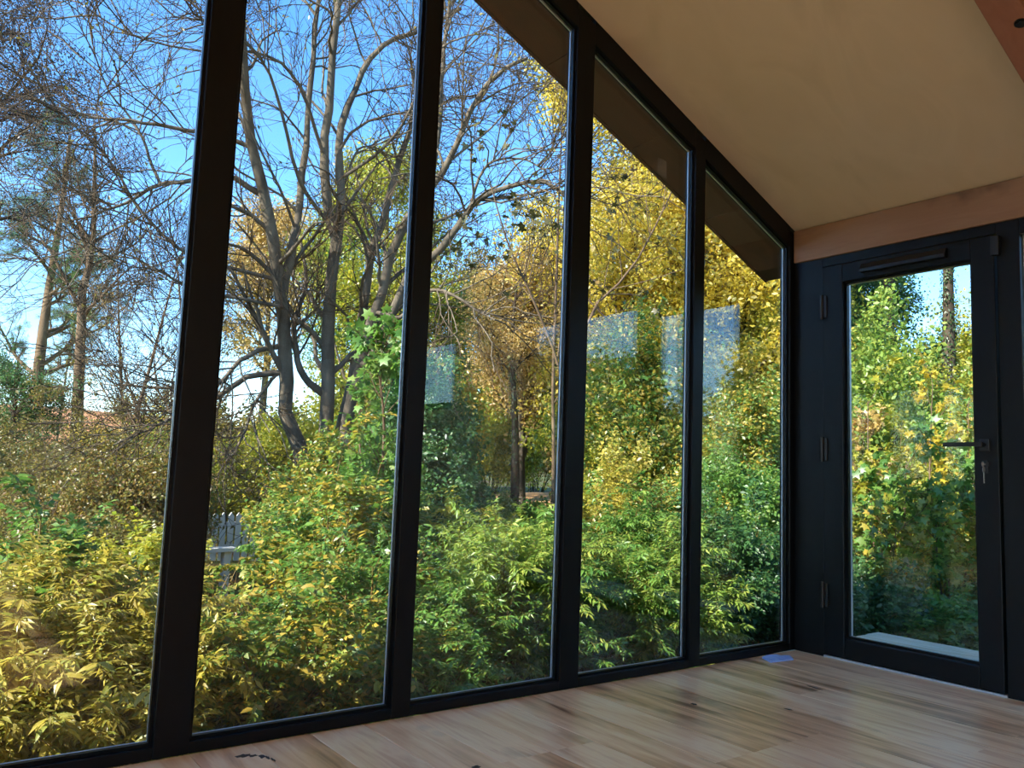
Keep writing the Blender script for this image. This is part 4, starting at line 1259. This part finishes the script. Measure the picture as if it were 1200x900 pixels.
# ------------------------------------------------------------------ shrubs close to the glass
g0 = lambda x, y: np.array([x, y, gzf(x, y) - .02])
near = [
    # x, y, rx, ry, h, nst, nlat, q, size, leaf, kind, seed, nparts, label
    (-3.62, 1.05, .62, .50, .78, 18, 10, 12, .09, 'sunny', 'lance', 201, 290, 'yellow shrub with long drooping leaves at the bottom left'),
    (-3.15, 1.00, .42, .50, .74, 16, 10, 12, .085, 'sunny', 'lance', 202, 290, 'yellow long-leaved shrub close left of the thick black mullion'),
    (-4.35, 1.2, .6, .5, .78, 12, 8, 11, .105, 'yellowgreen', 'lance', 203, 60, 'yellow-green long-leaved shrub running out past the left edge'),
    (-3.33, 1.75, .18, .2, .92, 7, 5, 9, .085, 'green', 'ovate', 204, 150, 'upright green plant standing behind the yellow shrub'),
    (-3.4, 2.6, .5, .4, .55, 12, 9, 10, .085, 'deep', 'lance', 205, 120, 'dark green leafy plant low at the left edge'),
    (-2.45, .95, .55, .48, .62, 15, 10, 11, .065, 'mixed', 'ovate', 206, 280, 'low mixed green shrub at the foot of the second pane'),
    (-1.95, 1.15, .50, .50, .74, 15, 10, 11, .062, 'green', 'ovate', 207, 280, 'low leafy green shrub left of the second mullion'),
    (-1.82, 2.1, .40, .5, 1.2, 18, 11, 11, .075, 'mixed', 'ovate', 208, 260, 'taller yellowing shrub filling the second pane'),
    (-1.40, 2.3, .5, .5, 1.18, 16, 11, 11, .075, 'green', 'ovate', 209, 240, 'green shrub below the broad-leaved sapling'),
    (-2.62, 3.2, .45, .45, .62, 14, 10, 10, .075, 'yellowgreen', 'ovate', 210, 140, 'low yellow-green shrub further back behind the thick black mullion'),
    (-1.6, 1.0, .42, .45, .66, 15, 10, 11, .075, 'green', 'lance', 211, 280, 'low green shrub at the left foot of the third pane'),
    (-1.05, 1.15, .50, .5, .92, 17, 10, 12, .085, 'lime', 'lance', 212, 290, 'bright green arching shrub in the third pane'),
    (-.95, 2.1, .5, .5, .98, 15, 10, 11, .085, 'yellowgreen', 'lance', 213, 200, 'yellow-green arching shrub behind the bright green one'),
    (-.12, 3.7, .35, .4, 1.8, 20, 11, 10, .085, 'deep', 'ovate', 214, 200, 'tall dark green shrub right of the second mullion'),
    (-.02, 1.05, .50, .45, .78, 16, 10, 12, .085, 'lime', 'lance', 215, 290, 'glossy green shrub at the foot of the fourth pane'),
    (.42, 1.35, .50, .50, .95, 16, 10, 12, .082, 'green', 'lance', 216, 260, 'green shrub left of the fourth mullion'),
    (.75, 2.3, .5, .5, 1.15, 16, 11, 11, .085, 'sunny', 'lance', 217, 200, 'taller yellow shrub in the fourth pane'),
    (1.1, 1.35, .55, .55, .95, 16, 10, 11, .075, 'deep', 'ovate', 218, 220, 'dark green shrub at the foot of the corner pane'),
    (1.75, 1.7, .6, .6, 1.25, 16, 11, 11, .08, 'green', 'ovate', 219, 200, 'green shrub behind the corner pane beside the deck'),
    (3.1, 2.9, .8, .7, 1.6, 18, 11, 11, .09, 'mixed', 'ovate', 220, 180, 'tall mixed green shrub further back in the corner pane'),
    (2.6, 2.2, .9, .8, 1.7, 18, 11, 10, .09, 'mixed', 'ovate', 221, 120, 'mixed green shrub at the right of the corner pane'),
    (1.62, .60, .30, .38, .6, 12, 9, 10, .09, 'deep', 'lance', 222, 240, 'dark green plant at the far end of the deck'),
    (1.72, .0, .36, .45, .36, 13, 9, 10, .075, 'green', 'ovate', 223, 220, 'low green plants along the deck edge in the door glass'),
    (2.0, -1.3, .5, .5, .6, 13, 9, 10, .08, 'green', 'ovate', 224, 80, 'low green shrub along the deck beyond the sidelight'),
    (3.3, 4.6, 1.0, .9, 2.0, 18, 11, 10, .10, 'yellowgreen', 'ovate', 225, 100, 'yellow-green shrub further back in the fourth pane'),
    (4.8, 4.2, 1.0, .9, 2.0, 18, 11, 10, .10, 'sunny', 'ovate', 226, 100, 'yellow shrub further back in the corner pane'),
    (2.5, 6.2, 1.0, .8, .8, 16, 10, 10, .10, 'lime', 'ovate', 227, 60, 'lime green shrub in front of the small lawn'),
    (-.75, 4.6, .42, .5, 1.2, 16, 10, 10, .09, 'mixed', 'ovate', 228, 80, 'mixed shrub at the foot of the multi-stemmed tree'),
    (3.4, .6, .9, .9, 1.3, 16, 10, 10, .10, 'mixed', 'ovate', 229, 80, 'mixed shrub behind the young maples'),
    (4.3, 1.6, .9, .9, 1.5, 16, 10, 10, .10, 'yellowgreen', 'ovate', 230, 80, 'yellow-green shrub behind the young maples'),
    (-.52, 1.1, .48, .45, .82, 16, 10, 12, .08, 'green', 'lance', 231, 290, 'leafy green shrub right of the third mullion'),
    (-2.75, 1.7, .35, .4, .64, 14, 10, 11, .07, 'mixed', 'ovate', 232, 240, 'low yellowing shrub just right of the thick black mullion'),
]
for x, y, rx, ry, h, nst, nlat, q, sz, lf, kd, sd_, npt, lab in near:
    shrub('leafy_shrub', lab, g0(x, y), rx, ry, h, nst + 4, nlat + 1, q, sz * .8, lf, kd, sd_, npt, arch=.9, latlen=.32, sub=2, group='shrubs close to the glass')
# stray bright shoot low in the second pane
shrub('leafy_shoot', 'small bright yellow shoot left of the second mullion', g0(-1.72, 1.75), .06, .06, .93, 3, 3, 6, .085, 'sunny', 'lance', 240, 40, latlen=.12, t0=.8, cat='shoot')
# dry grass
rg = R(77)
root = plant_root('dry_grass_tuft', 'tuft of dry straw-coloured grass left of the thick black mullion', 'grass tuft', at(172, 5.2))
n = 420
b = np.array(root.location)[None] + rg.normal(size=(n, 3)) * [.22, .22, 0]
d = rg.normal(size=(n, 3)) * .30 + [0, 0, 1]
leaves(root, 'needle', LM['straw'], b, frames(rg, d, .2, 1), rg.uniform(.45, .85, n), 0)

# ------------------------------------------------------------------ white fence and plank bench in the garden
c = ground_at(262, 600, 11.0)
fen = tag(empty('picket_fence', c), 'low white picket fence glimpsed behind the shrubs left of the tree', 'fence')
for k in range(11):
    x0 = c[0] - .45 + k * .105
    prism('picket', [(x0, c[2]), (x0 + .075, c[2]), (x0 + .075, c[2] + .62), (x0 + .0375, c[2] + .67), (x0, c[2] + .62)], 1, c[1], c[1] + .02, M['white'], fen)
for z in (.18, .48):
    box('rail', (c[0] - .5, c[1] + .0205, c[2] + z), (c[0] + .75, c[1] + .045, c[2] + z + .06), M['white'], fen)
c = ground_at(252, 640, 7.6)
ben = tag(empty('plank_bench', c), 'white plank bench low among the shrubs beside the thick mullion', 'bench')
tp = P(255, 644, 7.6)
box('plank', (tp[0] - .28, tp[1] - .07, tp[2] - .02), (tp[0] + .16, tp[1] + .07, tp[2] + .02), M['white'], ben, bev=.004)
for dx in (-.2, .08):
    box('leg', (tp[0] + dx - .03, tp[1] - .05, c[2]), (tp[0] + dx + .03, tp[1] + .05, tp[2] - .0205), M['white'], ben)
